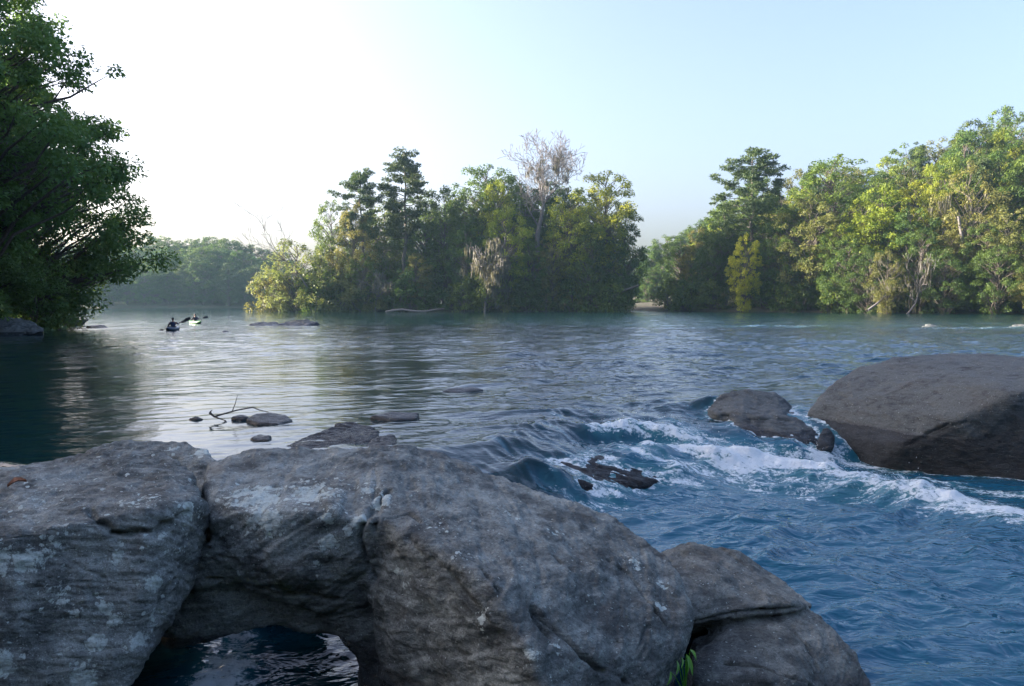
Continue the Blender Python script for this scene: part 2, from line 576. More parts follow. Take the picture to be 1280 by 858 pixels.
    for lam, amp, st in ((3.1, 0.055, 1.9), (1.25, 0.042, 2.0), (0.55, 0.038, 2.2), (0.27, 0.0170, 2.0), (0.13, 0.0055, 1.7)):
        n = perlin(np.stack([u / (lam * st), v / lam, one + lam * 7.7], 1))
        n = 1 - 2.2 * np.abs(n) if lam < 2 else n
        fade = sstep(2.0, 4.0, lam / dr)
        h += chop * amp * n * fade
    al = x * 0.83 + y * 0.56              # streaks of the sheet running down the lip
    ac = -x * 0.56 + y * 0.83
    ramp_m = sstep(-0.05, 0.2, q) * sstep(1.25, 0.85, q) * sstep(-0.9, 0.0, x) * (r < 30)
    h += ramp_m * (0.022 * (1 - 2 * np.abs(perlin(np.stack([al * 5.0, ac * 1.6, one], 1)))) + 0.014 * perlin(np.stack([al * 15.0, ac * 2.5, one + 5], 1)))
    h += ramp_m * (0.022 * (1 - 2 * np.abs(perlin(np.stack([wx * 3.1, wy * 2.6, one + 31], 1)))) + 0.012 * perlin(np.stack([wx * 6.5, wy * 5.5, one + 35], 1)))
    streak = perlin(np.stack([al * 5.0 + 7, ac * 0.9, one + 41], 1)) + 0.5 * perlin(np.stack([al * 11.0, ac * 2.0, one + 45], 1))
    foam = np.maximum(foam, ramp_m * 0.52 * sstep(0.10, 0.5, streak))
    fr = perlin(np.stack([x * 6, y * 6, one + 2.0], 1)) + 0.6 * perlin(np.stack([x * 14, y * 14, one + 4.0], 1))
    h += 0.045 * np.clip(foam - 0.35, 0, 1) * fr * sstep(60, 30, r)
    return h, np.clip(foam, 0, 1.2), np.clip(chop, 0, 2), np.clip(down * sstep(0.3, 2.0, x) + 0.6 * sstep(1.0, 16.0, x) * sstep(55, 20, r) + foam, 0, 1)


def onw(px, py, dz):                     # the point of the water surface seen at a pixel, raised by dz
    z = -0.2
    for _ in range(12):
        p = onz(px, py, z + dz)
        z = 0.5 * z + 0.5 * float(river(np.array([p.x]), np.array([p.y]))[0][0])
    return onz(px, py, z + dz)


def lap(X, Y, Z, foam):                  # thin foam where the current washes against stone
    from mathutils.kdtree import KDTree
    P = []
    for co, *_ in rock_surf.values():
        m = (np.hypot(co[:, 0], co[:, 1]) < 20)
        c = co[m]
        if not len(c): continue
        w = river(c[:, 0], c[:, 1])[0]
        c = c[np.abs(c[:, 2] - w) < 0.02]
        P.append(c[::3])
    P = np.concatenate(P)
    kd = KDTree(len(P))
    for i, p in enumerate(P): kd.insert(p, i)
    kd.balance()
    idx = np.where((np.hypot(X, Y) < 18) & (np.abs(np.arctan2(X, Y)) < 0.75))[0]
    d = np.array([kd.find((X[i], Y[i], Z[i]))[2] for i in idx])
    fast = np.where((X[idx] > 0.3) & (Y[idx] > 7.5), 0.62, 0.34)
    foam = foam.copy()
    foam[idx] = np.maximum(foam[idx], fast * np.exp(-(d / 0.10) ** 2) + 0.15 * (fast > 0.5) * np.exp(-(d / 0.35) ** 2))
    return foam


def build_river():
    nc, nr = 820, 1150
    th = np.concatenate([np.linspace(-72, -37, 70, endpoint=False), np.linspace(-37, 37, nc - 140, endpoint=False), np.linspace(37, 72, 70)])
    th = np.radians(th)
    rr = 3.2 * (610 / 3.2) ** np.linspace(0, 1, nr)
    T, RR = np.meshgrid(th, rr)
    X = (RR * np.sin(T)).ravel(); Y = (RR * np.cos(T)).ravel()
    X = np.clip(X, -410, 410); Y = np.clip(Y, -110, 612)
    Z, foam, chop, aer_sky_tint = river(X, Y)
    foam = lap(X, Y, Z, foam)
    V = np.stack([X, Y, Z], 1)
    i = np.arange(len(th) * nr).reshape(nr, len(th))
    Q = np.stack([i[:-1, :-1], i[1:, :-1], i[1:, 1:], i[:-1, 1:]], -1)
    me = mesh_np('river', V, Q, 4, True)
    attr(me, 'foam', foam)
    attr(me, 'chop', chop)
    attr(me, 'bubble_sky_tint', aer_sky_tint)  # air bubbles, plus reflected sky blue painted into lower and right water
    k = NT('river_water')
    v = k.coords()
    vs = k.coords((0.62, 1.25, 1.0), (0, 0, R(28)))
    fo = k.attr('foam')
    fn = k.noise(vs, 3.2, 8, 0.72, 0.8)
    fn2 = k.noise(v, 17.0, 5, 0.7, 0.5)
    fs = k.math('ADD', fo, k.math('MULTIPLY', k.math('SUBTRACT', k.math('ADD', k.math('MULTIPLY', fn, 0.62), k.math('MULTIPLY', fn2, 0.38)), 0.5), 3.4))
    fm = k.ramp(fs, 0.60, 0.95)
    fm = k.math('MULTIPLY', fm, k.ramp(fo, 0.12, 0.4))
    air = k.ramp(fo, 0.25, 1.0)
    wcol = k.mix(k.math('MULTIPLY', air, 0.75), k.mix(k.attr('bubble_sky_tint'), (0.003, 0.022, 0.026), (0.011, 0.085, 0.14)), (0.05, 0.17, 0.18))
    w = k.n('ShaderNodeBsdfPrincipled', Roughness=0.04, IOR=1.333)
    k.set(w, 'Base Color', wcol)
    b1 = k.n('ShaderNodeBump', Distance=0.07)
    k.set(b1, 'Strength', k.math('MULTIPLY', k.attr('chop'), 0.62, True))
    hh = k.math('ADD', k.math('MULTIPLY', k.noise(vs, 4.0, 3, 0.5, 0.7), 1.0), k.math('MULTIPLY', k.noise(vs, 19.0, 3, 0.5, 0.4), 0.09))
    k.set(b1, 'Height', hh)
    k.set(w, 'Normal', b1)
    fd = k.n('ShaderNodeBsdfPrincipled', Roughness=0.75)
    k.set(fd, 'Base Color', k.mix(fn2, (0.50, 0.62, 0.66), (0.84, 0.88, 0.89)))
    b2 = k.n('ShaderNodeBump', Strength=0.9, Distance=0.06)
    k.set(b2, 'Height', k.math('ADD', fn, k.math('MULTIPLY', fn2, 0.8)))
    k.set(fd, 'Normal', b2)
    ms = k.n('ShaderNodeMixShader')
    k.set(ms, 0, fm)
    k.t.links.new(w.outputs[0], ms.inputs[1]); k.t.links.new(fd.outputs[0], ms.inputs[2])
    tag(link('river', me, k.finish(ms)), 'rippled river water running into blue rapids', 'river', kind='structure')


def build_spray():
    rng = np.random.RandomState(5)
    lines = [([(1.25, 11.9), (1.8, 12.1), (2.35, 12.0), (2.7, 11.8)], 200, 0.24), ([(1.95, 11.35), (2.4, 11.6), (2.85, 11.35)], 150, 0.2),
             ([(3.05, 11.15), (3.5, 11.3), (3.95, 11.25), (4.4, 11.0)], 420, 0.28), ([(4.4, 11.0), (4.7, 10.5), (4.95, 9.8)], 120, 0.3),
             ([(2.6, 12.6), (3.1, 11.8)], 120, 0.15), ([(4.6, 12.2), (4.5, 11.4)], 90, 0.12)]
    P, S = [], []
    for pts, n, w in lines:
        t = rng.rand(n) * (len(pts) - 1)
        i = np.minimum(t.astype(int), len(pts) - 2)
        f = (t - i)[:, None]
        pts = np.array(pts)
        c = pts[i] * (1 - f) + pts[i + 1] * f + rng.normal(size=(n, 2)) * w * 0.6
        z, _, _, _ = river(c[:, 0], c[:, 1])
        P.append(np.column_stack([c, z + np.abs(rng.normal(size=n)) * 0.09]))
        S.append(0.0018 + 0.005 * rng.rand(n) ** 4)
    P = np.concatenate(P); S = np.concatenate(S)
    o = np.array([[1, 0, 0], [-1, 0, 0], [0, 1, 0], [0, -1, 0], [0, 0, 1.4], [0, 0, -1.4]], float)
    tri = np.array([[0, 2, 4], [2, 1, 4], [1, 3, 4], [3, 0, 4], [2, 0, 5], [1, 2, 5], [3, 1, 5], [0, 3, 5]])
    V = (P[:, None, :] + o[None] * S[:, None, None]).reshape(-1, 3)
    Fc = (tri[None] + (np.arange(len(P)) * 6)[:, None, None]).reshape(-1, 3)
    me = mesh_np('spray', V, Fc, 3, True)
    k = NT('spray_drops')
    p = k.n('ShaderNodeBsdfPrincipled', Roughness=0.35)
    p.inputs['Base Color'].default_value = (0.8, 0.84, 0.86, 1)
    tag(link('spray', me, k.finish(p)), 'white droplets thrown up by the breaking waves', 'spray', kind='stuff')


# ------------------------------------------------------------------ rocks
def rock(name, label, cat, hulls, mat, vox=0.013, smooth=8, amp=1.0, seed=0, group=None, cracks=(), lichen=(), lichen_base=0.0,
         wetz=None, wet_shade_spots=(), moss=(), fol=(0.5, 0.2, 0.3), ledge=1.0, skirt=0.0):
    bm = bmesh.new()
    for pts in hulls:
        if skirt:
            cc = sum(pts, Vector()) / len(pts)
            top = max(p.z for p in pts)
            pts = list(pts) + [Vector((cc.x + (p.x - cc.x) * (1.0 + skirt), cc.y + (p.y - cc.y) * (1.0 + skirt), top - 0.5 - skirt)) for p in pts]
        vs = [bm.verts.new(p) for p in pts]
        res = bmesh.ops.convex_hull(bm, input=vs)
        junk = {g for g in res['geom_interior'] + res['geom_unused'] if isinstance(g, bmesh.types.BMVert) and g.is_valid}
        bmesh.ops.delete(bm, geom=list(junk), context='VERTS')
    bmesh.ops.recalc_face_normals(bm, faces=bm.faces)
    me0 = bpy.data.meshes.new('tmp')
    bm.to_mesh(me0); bm.free()
    ob = bpy.data.objects.new('tmp', me0)
    COL.objects.link(ob)
    md = ob.modifiers.new('r', 'REMESH'); md.mode = 'VOXEL'; md.voxel_size = vox * 2
    ms = ob.modifiers.new('s', 'SMOOTH'); ms.iterations = smooth; ms.factor = 0.5
    m2 = ob.modifiers.new('u', 'SUBSURF'); m2.levels = 1; m2.render_levels = 1
    dg = bpy.context.evaluated_depsgraph_get()
    me = bpy.data.meshes.new_from_object(ob.evaluated_get(dg))
    bpy.data.objects.remove(ob); bpy.data.meshes.remove(me0)
    n = len(me.vertices)
    co = np.empty(n * 3, np.float32); me.vertices.foreach_get('co', co); co = co.reshape(-1, 3)

    def normals():
        nn = np.empty(n * 3, np.float32)
        me.vertex_normals.foreach_get('vector', nn)
        return nn.reshape(-1, 3)
    off = seed * 13.7
    N = normals()
    d = 0.055 * fbm(co * 1.1 + off, 3) * amp
    # bedding: stretched layers that step out and in
    E = np.array(Matrix.Rotation(fol[0], 3, 'X') @ Matrix.Rotation(fol[1], 3, 'Y') @ Matrix.Rotation(fol[2], 3, 'Z'), np.float32)
    q = co @ E.T
    lay = q[:, 2] * 5.0 + 0.9 * fbm(q * np.array([0.7, 0.7, 2.0], np.float32) + off, 3)
    fr = lay - np.floor(lay)
    d += ledge * 0.012 * (sstep(0.0, 0.82, fr) - sstep(0.9, 1.0, fr)) * (0.4 + 0.9 * sstep(-0.2, 0.5, perlin(co * 1.3 + off + 3)))
    d += 0.016 * amp * fbm(q * np.array([2.0, 2.0, 7.0], np.float32) + off + 31, 4, 0.55)
    d += 0.006 * amp * (1 - 2 * np.abs(fbm(q * np.array([2.5, 2.5, 20.0], np.float32) + off + 61, 3, 0.55)))
    rg = 1 - np.abs(fbm(co * 3.4 + off + 11, 4))
    d += 0.028 * amp * (rg - 0.75)
    d += 0.008 * amp * fbm(co * 14 + off, 3, 0.6)
    # chipped facets
    rs = np.random.RandomState(seed + 3)
    co = co + N * d[:, None]
    px, py, dep = to_px(co)
    facing = (N * (np.array([0, 0, CAMZ], np.float32) - co)).sum(1) > 0

    def surf(x, y):
        m = facing & (np.abs(px - x) < 7) & (np.abs(py - y) < 7)
        if not m.any():
            m = (np.abs(px - x) < 25) & (np.abs(py - y) < 25)
            if not m.any(): return None
        idx = np.where(m)[0]
        return co[idx[np.argmin(dep[idx])]].copy()
    for pts, w, depth in cracks:
        S3 = [surf(*p) for p in pts]
        S3 = [s for s in S3 if s is not None]
        jit = 0.03 * np.stack([perlin(co * 5 + 50), perlin(co * 5 + 70), perlin(co * 5 + 90)], 1)
        cj = co + jit
        best = np.full(n, 1e9, np.float32)
        for a, b in zip(S3[:-1], S3[1:]):
            ab = b - a
            t = np.clip(((cj - a) @ ab) / max(1e-6, ab @ ab), 0, 1)
            best = np.minimum(best, ((cj - a - t[:, None] * ab) ** 2).sum(1))
        co = co - N * (1.7 * depth * np.exp(-best / (w * w * 0.6)))[:, None]

    def spots(lst):
        out = np.zeros(n, np.float32)
        for (x, y, r, s) in lst:
            c = surf(x, y)
            if c is None: continue
            rad = r / F * np.linalg.norm(c - np.array([0, 0, CAMZ]))
            out = np.maximum(out, s * np.exp(-((co - c) ** 2).sum(1) / (rad * rad)))
        return out
    L = lichen_base + spots(lichen)
    W = spots(wet_shade_spots)
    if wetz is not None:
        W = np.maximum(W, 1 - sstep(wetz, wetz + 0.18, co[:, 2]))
    MO = spots(moss)
    c0 = Vector(((co[:, 0].min() + co[:, 0].max()) / 2, (co[:, 1].min() + co[:, 1].max()) / 2, co[:, 2].min()))
    me.vertices.foreach_set('co', (co - np.array(c0, np.float32)).astype(np.float32).ravel())
    me.polygons.foreach_set('use_smooth', np.ones(len(me.polygons), bool))
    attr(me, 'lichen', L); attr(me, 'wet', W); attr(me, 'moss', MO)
    me.update()
    me.name = name
    me.materials.clear()
    o = link(name, me, mat)
    o.location = c0
    tag(o, label, cat, group)
    rock_surf[label] = (co, px, py, dep, facing)
    return o


rock_surf = {}


def pt(label, x, y):
    co, px, py, dep, facing = rock_surf[label]
    m = facing & (np.abs(px - x) < 8) & (np.abs(py - y) < 8)
    idx = np.where(m)[0]
    return Vector(co[idx[np.argmin(dep[idx])]])


def A(*t): return [at(*p) for p in t]


def Z(z, *t): return [onz(p[0], p[1], z) for p in t]


LB_LEFT = 'large lichen-spotted grey boulder with a flat top at the left picture edge'
LB_BACK = 'rounded rock hump half hidden behind the flat topped left boulder'
LB_MAIN = 'largest lichen-patched sloping boulder in the front with a dark arch under its end'
LB_LOWR = 'low split boulder with an overhanging upper slab beside the largest front boulder'
LB_BIG = 'huge smooth dark boulder beside the foaming rapids on the right'


def build_rocks():
    # left flat-topped boulder
    rock('boulder', LB_LEFT, 'boulder', [
        A((-130, 604, 5.0), (0, 598, 5.15), (60, 578, 5.3), (105, 567, 5.4), (150, 562, 5.45), (200, 566, 5.4), (228, 574, 5.3), (238, 590, 5.2),
          (-160, 680, 4.0), (0, 672, 4.15), (110, 648, 4.35), (200, 640, 4.5), (246, 632, 4.75), (256, 655, 4.85),
          (-160, 960, 3.95), (60, 950, 4.0), (150, 872, 4.2), (178, 820, 4.4), (225, 745, 4.7), (246, 690, 4.85),
          (-130, 800, 5.4), (200, 740, 5.3), (238, 690, 5.2))],
        M['rock'], 0.0085, 4, 1.0, 1,
        cracks=[([(110, 632), (130, 645), (150, 663), (170, 668), (215, 655), (245, 640)], 0.02, 0.035),
                ([(150, 665), (200, 668), (212, 660)], 0.025, 0.03), ([(0, 700), (80, 690), (140, 720)], 0.012, 0.008),
                ([(228, 720), (215, 745), (205, 770)], 0.02, 0.03), ([(40, 780), (110, 800), (170, 840)], 0.012, 0.01)],
        lichen=[(10, 690, 20, 0.75), (60, 680, 22, 0.46), (30, 700, 13, 0.64), (80, 740, 15, 0.55), (125, 795, 10, 0.93), (150, 690, 11, 0.55), (204, 735, 10, 0.88), (180, 795, 11, 0.84),
                (200, 775, 10, 0.75), (110, 850, 17, 0.84), (10, 835, 17, 0.64), (180, 620, 22, 0.51), (230, 690, 11, 0.55), (245, 640, 11, 0.75), (140, 760, 13, 0.55),
                (60, 620, 34, 0.33), (150, 768, 11, 0.64), (208, 665, 6, 0.84), (100, 770, 8, 0.55)],
        lichen_base=0.08, wetz=-0.34)
    rock('boulder', LB_BACK, 'boulder', [
        A((110, 562, 6.1), (150, 549, 6.1), (200, 546, 6.15), (238, 549, 6.1), (262, 562, 5.9), (274, 582, 5.7), (272, 610, 5.5), (262, 660, 5.4), (120, 640, 5.5), (100, 600, 5.9),
          (110, 640, 6.5), (272, 640, 6.1), (250, 600, 6.5), (260, 780, 5.6), (120, 800, 5.7), (240, 760, 6.2))],
        M['rock'], 0.012, 8, 1.0, 2, lichen=[(250, 558, 12, 0.7), (225, 555, 12, 0.5), (262, 575, 8, 0.7)], lichen_base=0.08, wetz=-0.5)
    # great front boulder: the sloping mass and the bridge of stone that leaves an arch over the water
    rock('boulder', LB_MAIN, 'boulder', [
        A((262, 584, 5.6), (300, 571, 5.7), (335, 566, 5.75), (400, 567, 5.75), (480, 563, 5.8), (540, 570, 5.8), (256, 610, 5.1), (262, 650, 4.85), (300, 640, 4.75),
          (400, 640, 4.7), (470, 650, 4.75), (300, 700, 4.72), (360, 715, 4.7), (430, 720, 4.75), (268, 690, 4.85), (310, 742, 4.85), (400, 752, 4.85), (460, 770, 4.9),
          (520, 780, 5.0), (330, 690, 5.7), (480, 690, 5.7), (540, 690, 5.6), (270, 680, 5.6)),
        A((215, 690, 5.05), (265, 712, 4.95), (330, 742, 4.95), (340, 780, 5.0), (205, 812, 5.0), (262, 793, 5.05), (330, 777, 5.05), (215, 690, 5.5), (205, 770, 5.5), (340, 735, 5.55)),
        A((325, 742, 4.95), (400, 748, 4.95), (450, 758, 4.95), (325, 777, 5.05), (395, 776, 5.05), (440, 794, 5.0), (325, 735, 5.55), (450, 740, 5.5)),
        A((285, 690, 5.9), (400, 690, 5.9), (275, 800, 6.1), (405, 800, 6.1), (290, 900, 6.2), (400, 900, 6.2), (285, 740, 6.4), (400, 900, 6.5)),  # unseen block added behind the arch to darken the reflection in the water
        A((400, 748, 4.95), (405, 778, 5.0), (437, 793, 4.98), (455, 822, 4.9), (500, 745, 4.9), (500, 830, 4.8), (440, 745, 5.4), (500, 800, 5.4)),
        A((246, 690, 4.88), (262, 678, 4.8), (288, 705, 4.78), (304, 732, 4.86), (246, 728, 4.9), (300, 738, 5.1), (250, 735, 5.1), (262, 690, 5.1)),
        A((445, 800, 4.9), (500, 780, 4.85), (464, 860, 4.78), (472, 960, 4.6), (540, 960, 4.5), (540, 800, 4.85), (520, 850, 5.2), (455, 810, 5.3), (480, 900, 5.2)),
        A((470, 566, 5.75), (520, 561, 5.9), (577, 577, 5.95), (640, 602, 5.9), (690, 624, 5.75), (735, 634, 5.6), (768, 646, 5.45), (800, 668, 5.25), (832, 694, 5.05), (851, 729, 4.85),
          (862, 764, 4.65), (855, 800, 4.45), (838, 826, 4.3), (806, 856, 4.15), (760, 900, 4.0),
          (478, 600, 5.2), (478, 648, 4.7), (500, 668, 4.55), (560, 690, 4.35), (612, 730, 4.12), (640, 775, 3.98), (664, 818, 3.85), (690, 900, 3.75),
          (458, 700, 4.85), (480, 800, 4.72), (490, 940, 4.45), (600, 960, 4.1), (690, 960, 3.8), (760, 960, 3.9),
          (600, 780, 5.8), (800, 800, 5.3), (500, 750, 5.7), (830, 900, 4.6)),
        A((455, 640, 4.9), (480, 620, 4.95), (500, 660, 4.6), (500, 700, 4.62), (470, 720, 4.75), (530, 650, 4.8), (460, 680, 5.1)),
        A((380, 575, 5.7), (380, 610, 5.2), (390, 645, 4.72), (400, 700, 4.72), (440, 566, 5.78), (540, 568, 5.85), (530, 620, 5.2), (505, 655, 4.68), (480, 690, 4.72), (470, 740, 4.78), (450, 700, 5.6), (520, 640, 5.8))],
        M['rock'], 0.009, 5, 0.85, 4, fol=(-0.5, 0.45, 0.5),
        cracks=[([(290, 612), (350, 600), (420, 602), (480, 590)], 0.012, 0.008), ([(262, 735), (300, 738), (360, 752), (420, 756)], 0.02, 0.035),
                ([(270, 690), (290, 705), (305, 735)], 0.012, 0.02), ([(482, 604), (466, 622), (453, 645), (450, 680), (462, 720)], 0.022, 0.035),
                ([(672, 758), (700, 783), (730, 812), (760, 832), (790, 848)], 0.02, 0.035), ([(672, 758), (676, 768), (690, 785)], 0.025, 0.03),
                ([(760, 690), (790, 712), (815, 745), (838, 772)], 0.013, 0.022), ([(700, 690), (720, 705)], 0.012, 0.02), ([(610, 705), (625, 725), (632, 735)], 0.015, 0.02),
                ([(740, 660), (770, 680), (800, 700)], 0.01, 0.012), ([(500, 668), (520, 690), (560, 720), (600, 770)], 0.03, 0.014), ([(480, 610), (468, 650), (470, 700)], 0.02, 0.03),
                ([(560, 600), (620, 630), (680, 650)], 0.01, 0.008), ([(480, 640), (515, 636), (530, 645)], 0.014, 0.02), ([(820, 780), (800, 800), (790, 830)], 0.012, 0.012)],
        lichen=[(330, 620, 40, 0.78), (300, 612, 26, 0.6), (390, 612, 40, 0.75), (330, 640, 24, 0.7), (425, 625, 16, 0.7), (405, 680, 13, 1.1), (415, 655, 11, 0.9), (440, 645, 10, 0.9),
                (435, 672, 7, 0.9), (470, 618, 15, 0.95), (460, 605, 14, 0.9), (450, 640, 8, 0.8), (402, 710, 5, 0.9), (370, 655, 20, 0.45), (291, 725, 5, 1.0),
                (595, 768, 12, 0.75), (655, 815, 14, 0.6), (800, 697, 14, 0.75), (830, 720, 8, 0.7), (832, 752, 7, 0.95), (640, 635, 14, 0.35), (700, 660, 16, 0.4), (500, 735, 8, 0.7),
                (490, 708, 8, 0.8), (560, 650, 30, 0.3), (590, 690, 14, 0.4), (700, 800, 9, 0.7)],
        lichen_base=0.0, wetz=-0.36, moss=[(350, 742, 26, 0.75), (400, 752, 22, 0.6), (315, 738, 14, 0.6)])
    # split low boulder on the right
    rock('boulder', LB_LOWR, 'boulder', [
        A((800, 700, 5.9), (830, 686, 5.9), (866, 680, 5.95), (922, 695, 5.9), (963, 715, 5.75), (994, 737, 5.5), (1014, 757, 5.3), (840, 730, 5.3), (900, 725, 5.35),
          (855, 782, 5.02), (900, 768, 5.05), (940, 758, 5.1), (1000, 760, 5.15), (830, 800, 5.4), (1000, 780, 5.6), (870, 800, 5.9)),
        A((866, 800, 5.15), (920, 772, 5.2), (1012, 763, 5.25), (1042, 784, 5.15), (1068, 815, 5.0), (1090, 862, 4.8), (1110, 960, 4.5), (870, 845, 4.6), (960, 815, 4.75), (1000, 850, 4.55), (1030, 960, 4.35),
          (860, 960, 4.3), (960, 850, 4.5), (860, 850, 5.6), (1060, 860, 5.5), (900, 960, 5.5))],
        M['rock_brown'], 0.0085, 4, 0.8, 5, fol=(-0.25, 0.2, 0.2),
        cracks=[([(862, 785), (900, 772), (960, 762), (1008, 762)], 0.022, 0.04), ([(905, 822), (950, 826), (1000, 845), (1030, 858)], 0.015, 0.02), ([(965, 745), (970, 757)], 0.012, 0.02),
                ([(990, 780), (1015, 800), (1030, 830)], 0.012, 0.012)],
        lichen=[(900, 725, 20, 0.3)], wetz=-0.54)
    # huge boulder by the rapids
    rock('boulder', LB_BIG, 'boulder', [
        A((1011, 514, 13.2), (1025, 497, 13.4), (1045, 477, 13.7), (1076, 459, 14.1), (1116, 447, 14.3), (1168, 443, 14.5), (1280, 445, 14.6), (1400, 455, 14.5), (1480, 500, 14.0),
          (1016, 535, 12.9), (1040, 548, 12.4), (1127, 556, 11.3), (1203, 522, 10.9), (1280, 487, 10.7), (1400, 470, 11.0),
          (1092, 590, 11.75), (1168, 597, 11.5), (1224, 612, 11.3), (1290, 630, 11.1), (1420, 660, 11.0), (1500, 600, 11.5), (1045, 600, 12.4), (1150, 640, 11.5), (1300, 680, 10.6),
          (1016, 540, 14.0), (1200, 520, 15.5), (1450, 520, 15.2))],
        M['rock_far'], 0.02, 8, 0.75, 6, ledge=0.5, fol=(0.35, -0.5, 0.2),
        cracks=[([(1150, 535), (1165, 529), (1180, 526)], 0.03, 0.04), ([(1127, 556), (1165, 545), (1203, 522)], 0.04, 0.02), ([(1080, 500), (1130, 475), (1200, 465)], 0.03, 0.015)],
        wetz=-0.12, wet_shade_spots=[(1050, 552, 30, 1.0), (1090, 565, 28, 1.0), (1130, 575, 26, 0.9), (1180, 570, 40, 0.75), (1250, 575, 55, 0.75), (1270, 530, 40, 0.55)])  # damp near the waterline; spots further right also paint in that face's shade
    # pair of dark rocks on the lip
    rock('boulder', 'smaller dark wet rock in the fast water left of the huge smooth boulder', 'boulder', [
        A((884, 506, 13.6), (902, 491, 13.9), (933, 486, 14.0), (968, 491, 14.0), (990, 508, 13.8), (997, 522, 13.3), (896, 517, 13.1), (930, 516, 12.9), (980, 518, 12.9), (900, 540, 13.8), (990, 545, 13.8), (880, 535, 13.35), (884, 570, 13.3), (930, 575, 12.9), (990, 575, 13.3)),
        A((912, 516, 13.0), (945, 514, 12.9), (998, 519, 12.9), (1022, 542, 12.5), (1024, 556, 12.2), (1000, 562, 11.9), (950, 560, 11.9), (918, 540, 12.4), (940, 600, 12.4), (1020, 600, 12.6), (930, 580, 13.2))],
        M['rock_far'], 0.018, 7, 1.0, 7, fol=(0.1, -0.2, 0.3), cracks=[([(897, 516), (940, 517), (995, 519)], 0.05, 0.03)], wetz=-0.25, wet_shade_spots=[(930, 535, 25, 0.9)])
    rock('rock', 'small wet stone in the gap between the two dark rapids boulders', 'rock', [
        A((1022, 545, 12.0), (1034, 536, 12.2), (1042, 548, 12.1), (1040, 562, 11.8), (1020, 566, 11.8), (1030, 580, 12.3))], M['rock_far'], 0.012, 5, 0.7, 8, wetz=0.2)
    # wet slab under the sheet of water
    rock('rock_slab', 'jagged dark wet stone just breaking the surface beside the white waves', 'rock slab', [
        [onw(x, y, dz) for (x, y, dz) in ((640, 572, -0.14), (680, 562, -0.14), (730, 566, -0.13), (790, 578, -0.13), (846, 598, -0.07), (690, 624, -0.10), (735, 629, -0.10), (800, 613, -0.07), (640, 600, -0.13),
         (770, 604, -0.03), (720, 606, -0.05))] + Z(-0.95, (660, 560), (850, 590), (740, 630), (690, 630))],
        M['rock_wet'], 0.014, 7, 0.8, 9, fol=(0.9, 0.3, 0.75), wetz=0.5, ledge=1.8)
    # slabs in the calm pool
    rock('rock_slab', 'flat layered slab just out of the water behind the bridging boulder', 'rock slab', [
        A((356, 560, 10.05), (380, 545, 10.62), (418, 533, 11.20), (455, 534, 11.30), (474, 538, 11.11), (470, 552, 10.53), (440, 566, 9.85), (390, 566, 9.75), (360, 580, 10.24), (470, 575, 10.43)),
        A((420, 530, 11.50), (440, 527, 11.59), (468, 534, 11.40), (420, 538, 11.20), (466, 541, 11.11), (430, 560, 11.40))],
        M['rock_wet'], 0.012, 4, 0.8, 10, fol=(0.1, -0.1, 0.2), wetz=0.4, skirt=0.35)
    rock('rock_slab', 'second lower slab of wet stone beside the flat layered slab', 'rock slab', [
        A((452, 558, 10.16), (470, 546, 10.55), (492, 545, 10.64), (496, 556, 10.26), (470, 566, 9.78), (440, 570, 9.68), (480, 580, 10.26))], M['rock_wet'], 0.012, 4, 0.7, 11, fol=(0.1, -0.1, 0.2), wetz=0.4, skirt=0.35)
    rock('rock', 'low reddish stone at the foot of the flat layered slab', 'rock', [
        A((395, 566, 9.55), (410, 560, 9.74), (430, 560, 9.74), (440, 568, 9.45), (415, 576, 9.65))], M['rock_brown'], 0.01, 4, 0.5, 12, wetz=0.14, skirt=0.35)
    rock('rock', 'rounded dark stone in the bright calm water beside the bare branch', 'rock', [
        A((306, 524, 12.19), (318, 517, 12.38), (340, 514, 12.47), (358, 517, 12.38), (367, 524, 12.19), (350, 530, 11.81), (322, 530, 11.81), (335, 545, 12.19))], M['rock_far'], 0.014, 6, 0.5, 13, wetz=0.14, skirt=0.35)
    rock('rock', 'thin awash stone under the bare branch in the calm pool', 'rock', [
        A((288, 521, 12.41), (300, 519, 12.61), (312, 522, 12.41), (300, 526, 12.32), (300, 540, 12.41))],
        M['rock_far'], 0.012, 4, 0.4, 14, wetz=0.14, skirt=0.35)
    rock('rock', 'tiny awash stone at the butt end of the bare branch', 'rock', [
        A((236, 523, 12.41), (246, 521, 12.41), (254, 523.5, 12.41), (246, 526, 12.32), (246, 535, 12.41))], M['rock_far'], 0.012, 4, 0.4, 24, wetz=0.14, skirt=0.35)
    rock('rock', 'almost drowned stone with a ripple ring in front of the rounded dark stone', 'rock', [
        A((313, 548, 10.56), (325, 543, 10.75), (338, 546, 10.65), (336, 551, 10.47), (320, 552, 10.47), (325, 565, 10.65))], M['rock_far'], 0.01, 4, 0.4, 15, wetz=0.14, skirt=0.35)
    rock('rock', 'dark hump of stone where the smooth water bends over it mid river', 'rock', [
        A((548, 489, 16.34), (560, 485, 16.53), (590, 484, 16.64), (604, 487, 16.44), (575, 491, 16.15), (575, 505, 16.44))], M['rock_far'], 0.02, 5, 0.5, 16, wetz=0.14, skirt=0.35)
    rock('rock', 'low dark stone at the water surface beside the flat layered slab', 'rock', [
        A((464, 521, 12.44), (490, 515, 12.63), (524, 517, 12.54), (520, 523, 12.25), (490, 525, 12.16), (490, 540, 12.54))], M['rock_far'], 0.014, 4, 0.5, 17, wetz=0.14, skirt=0.35)
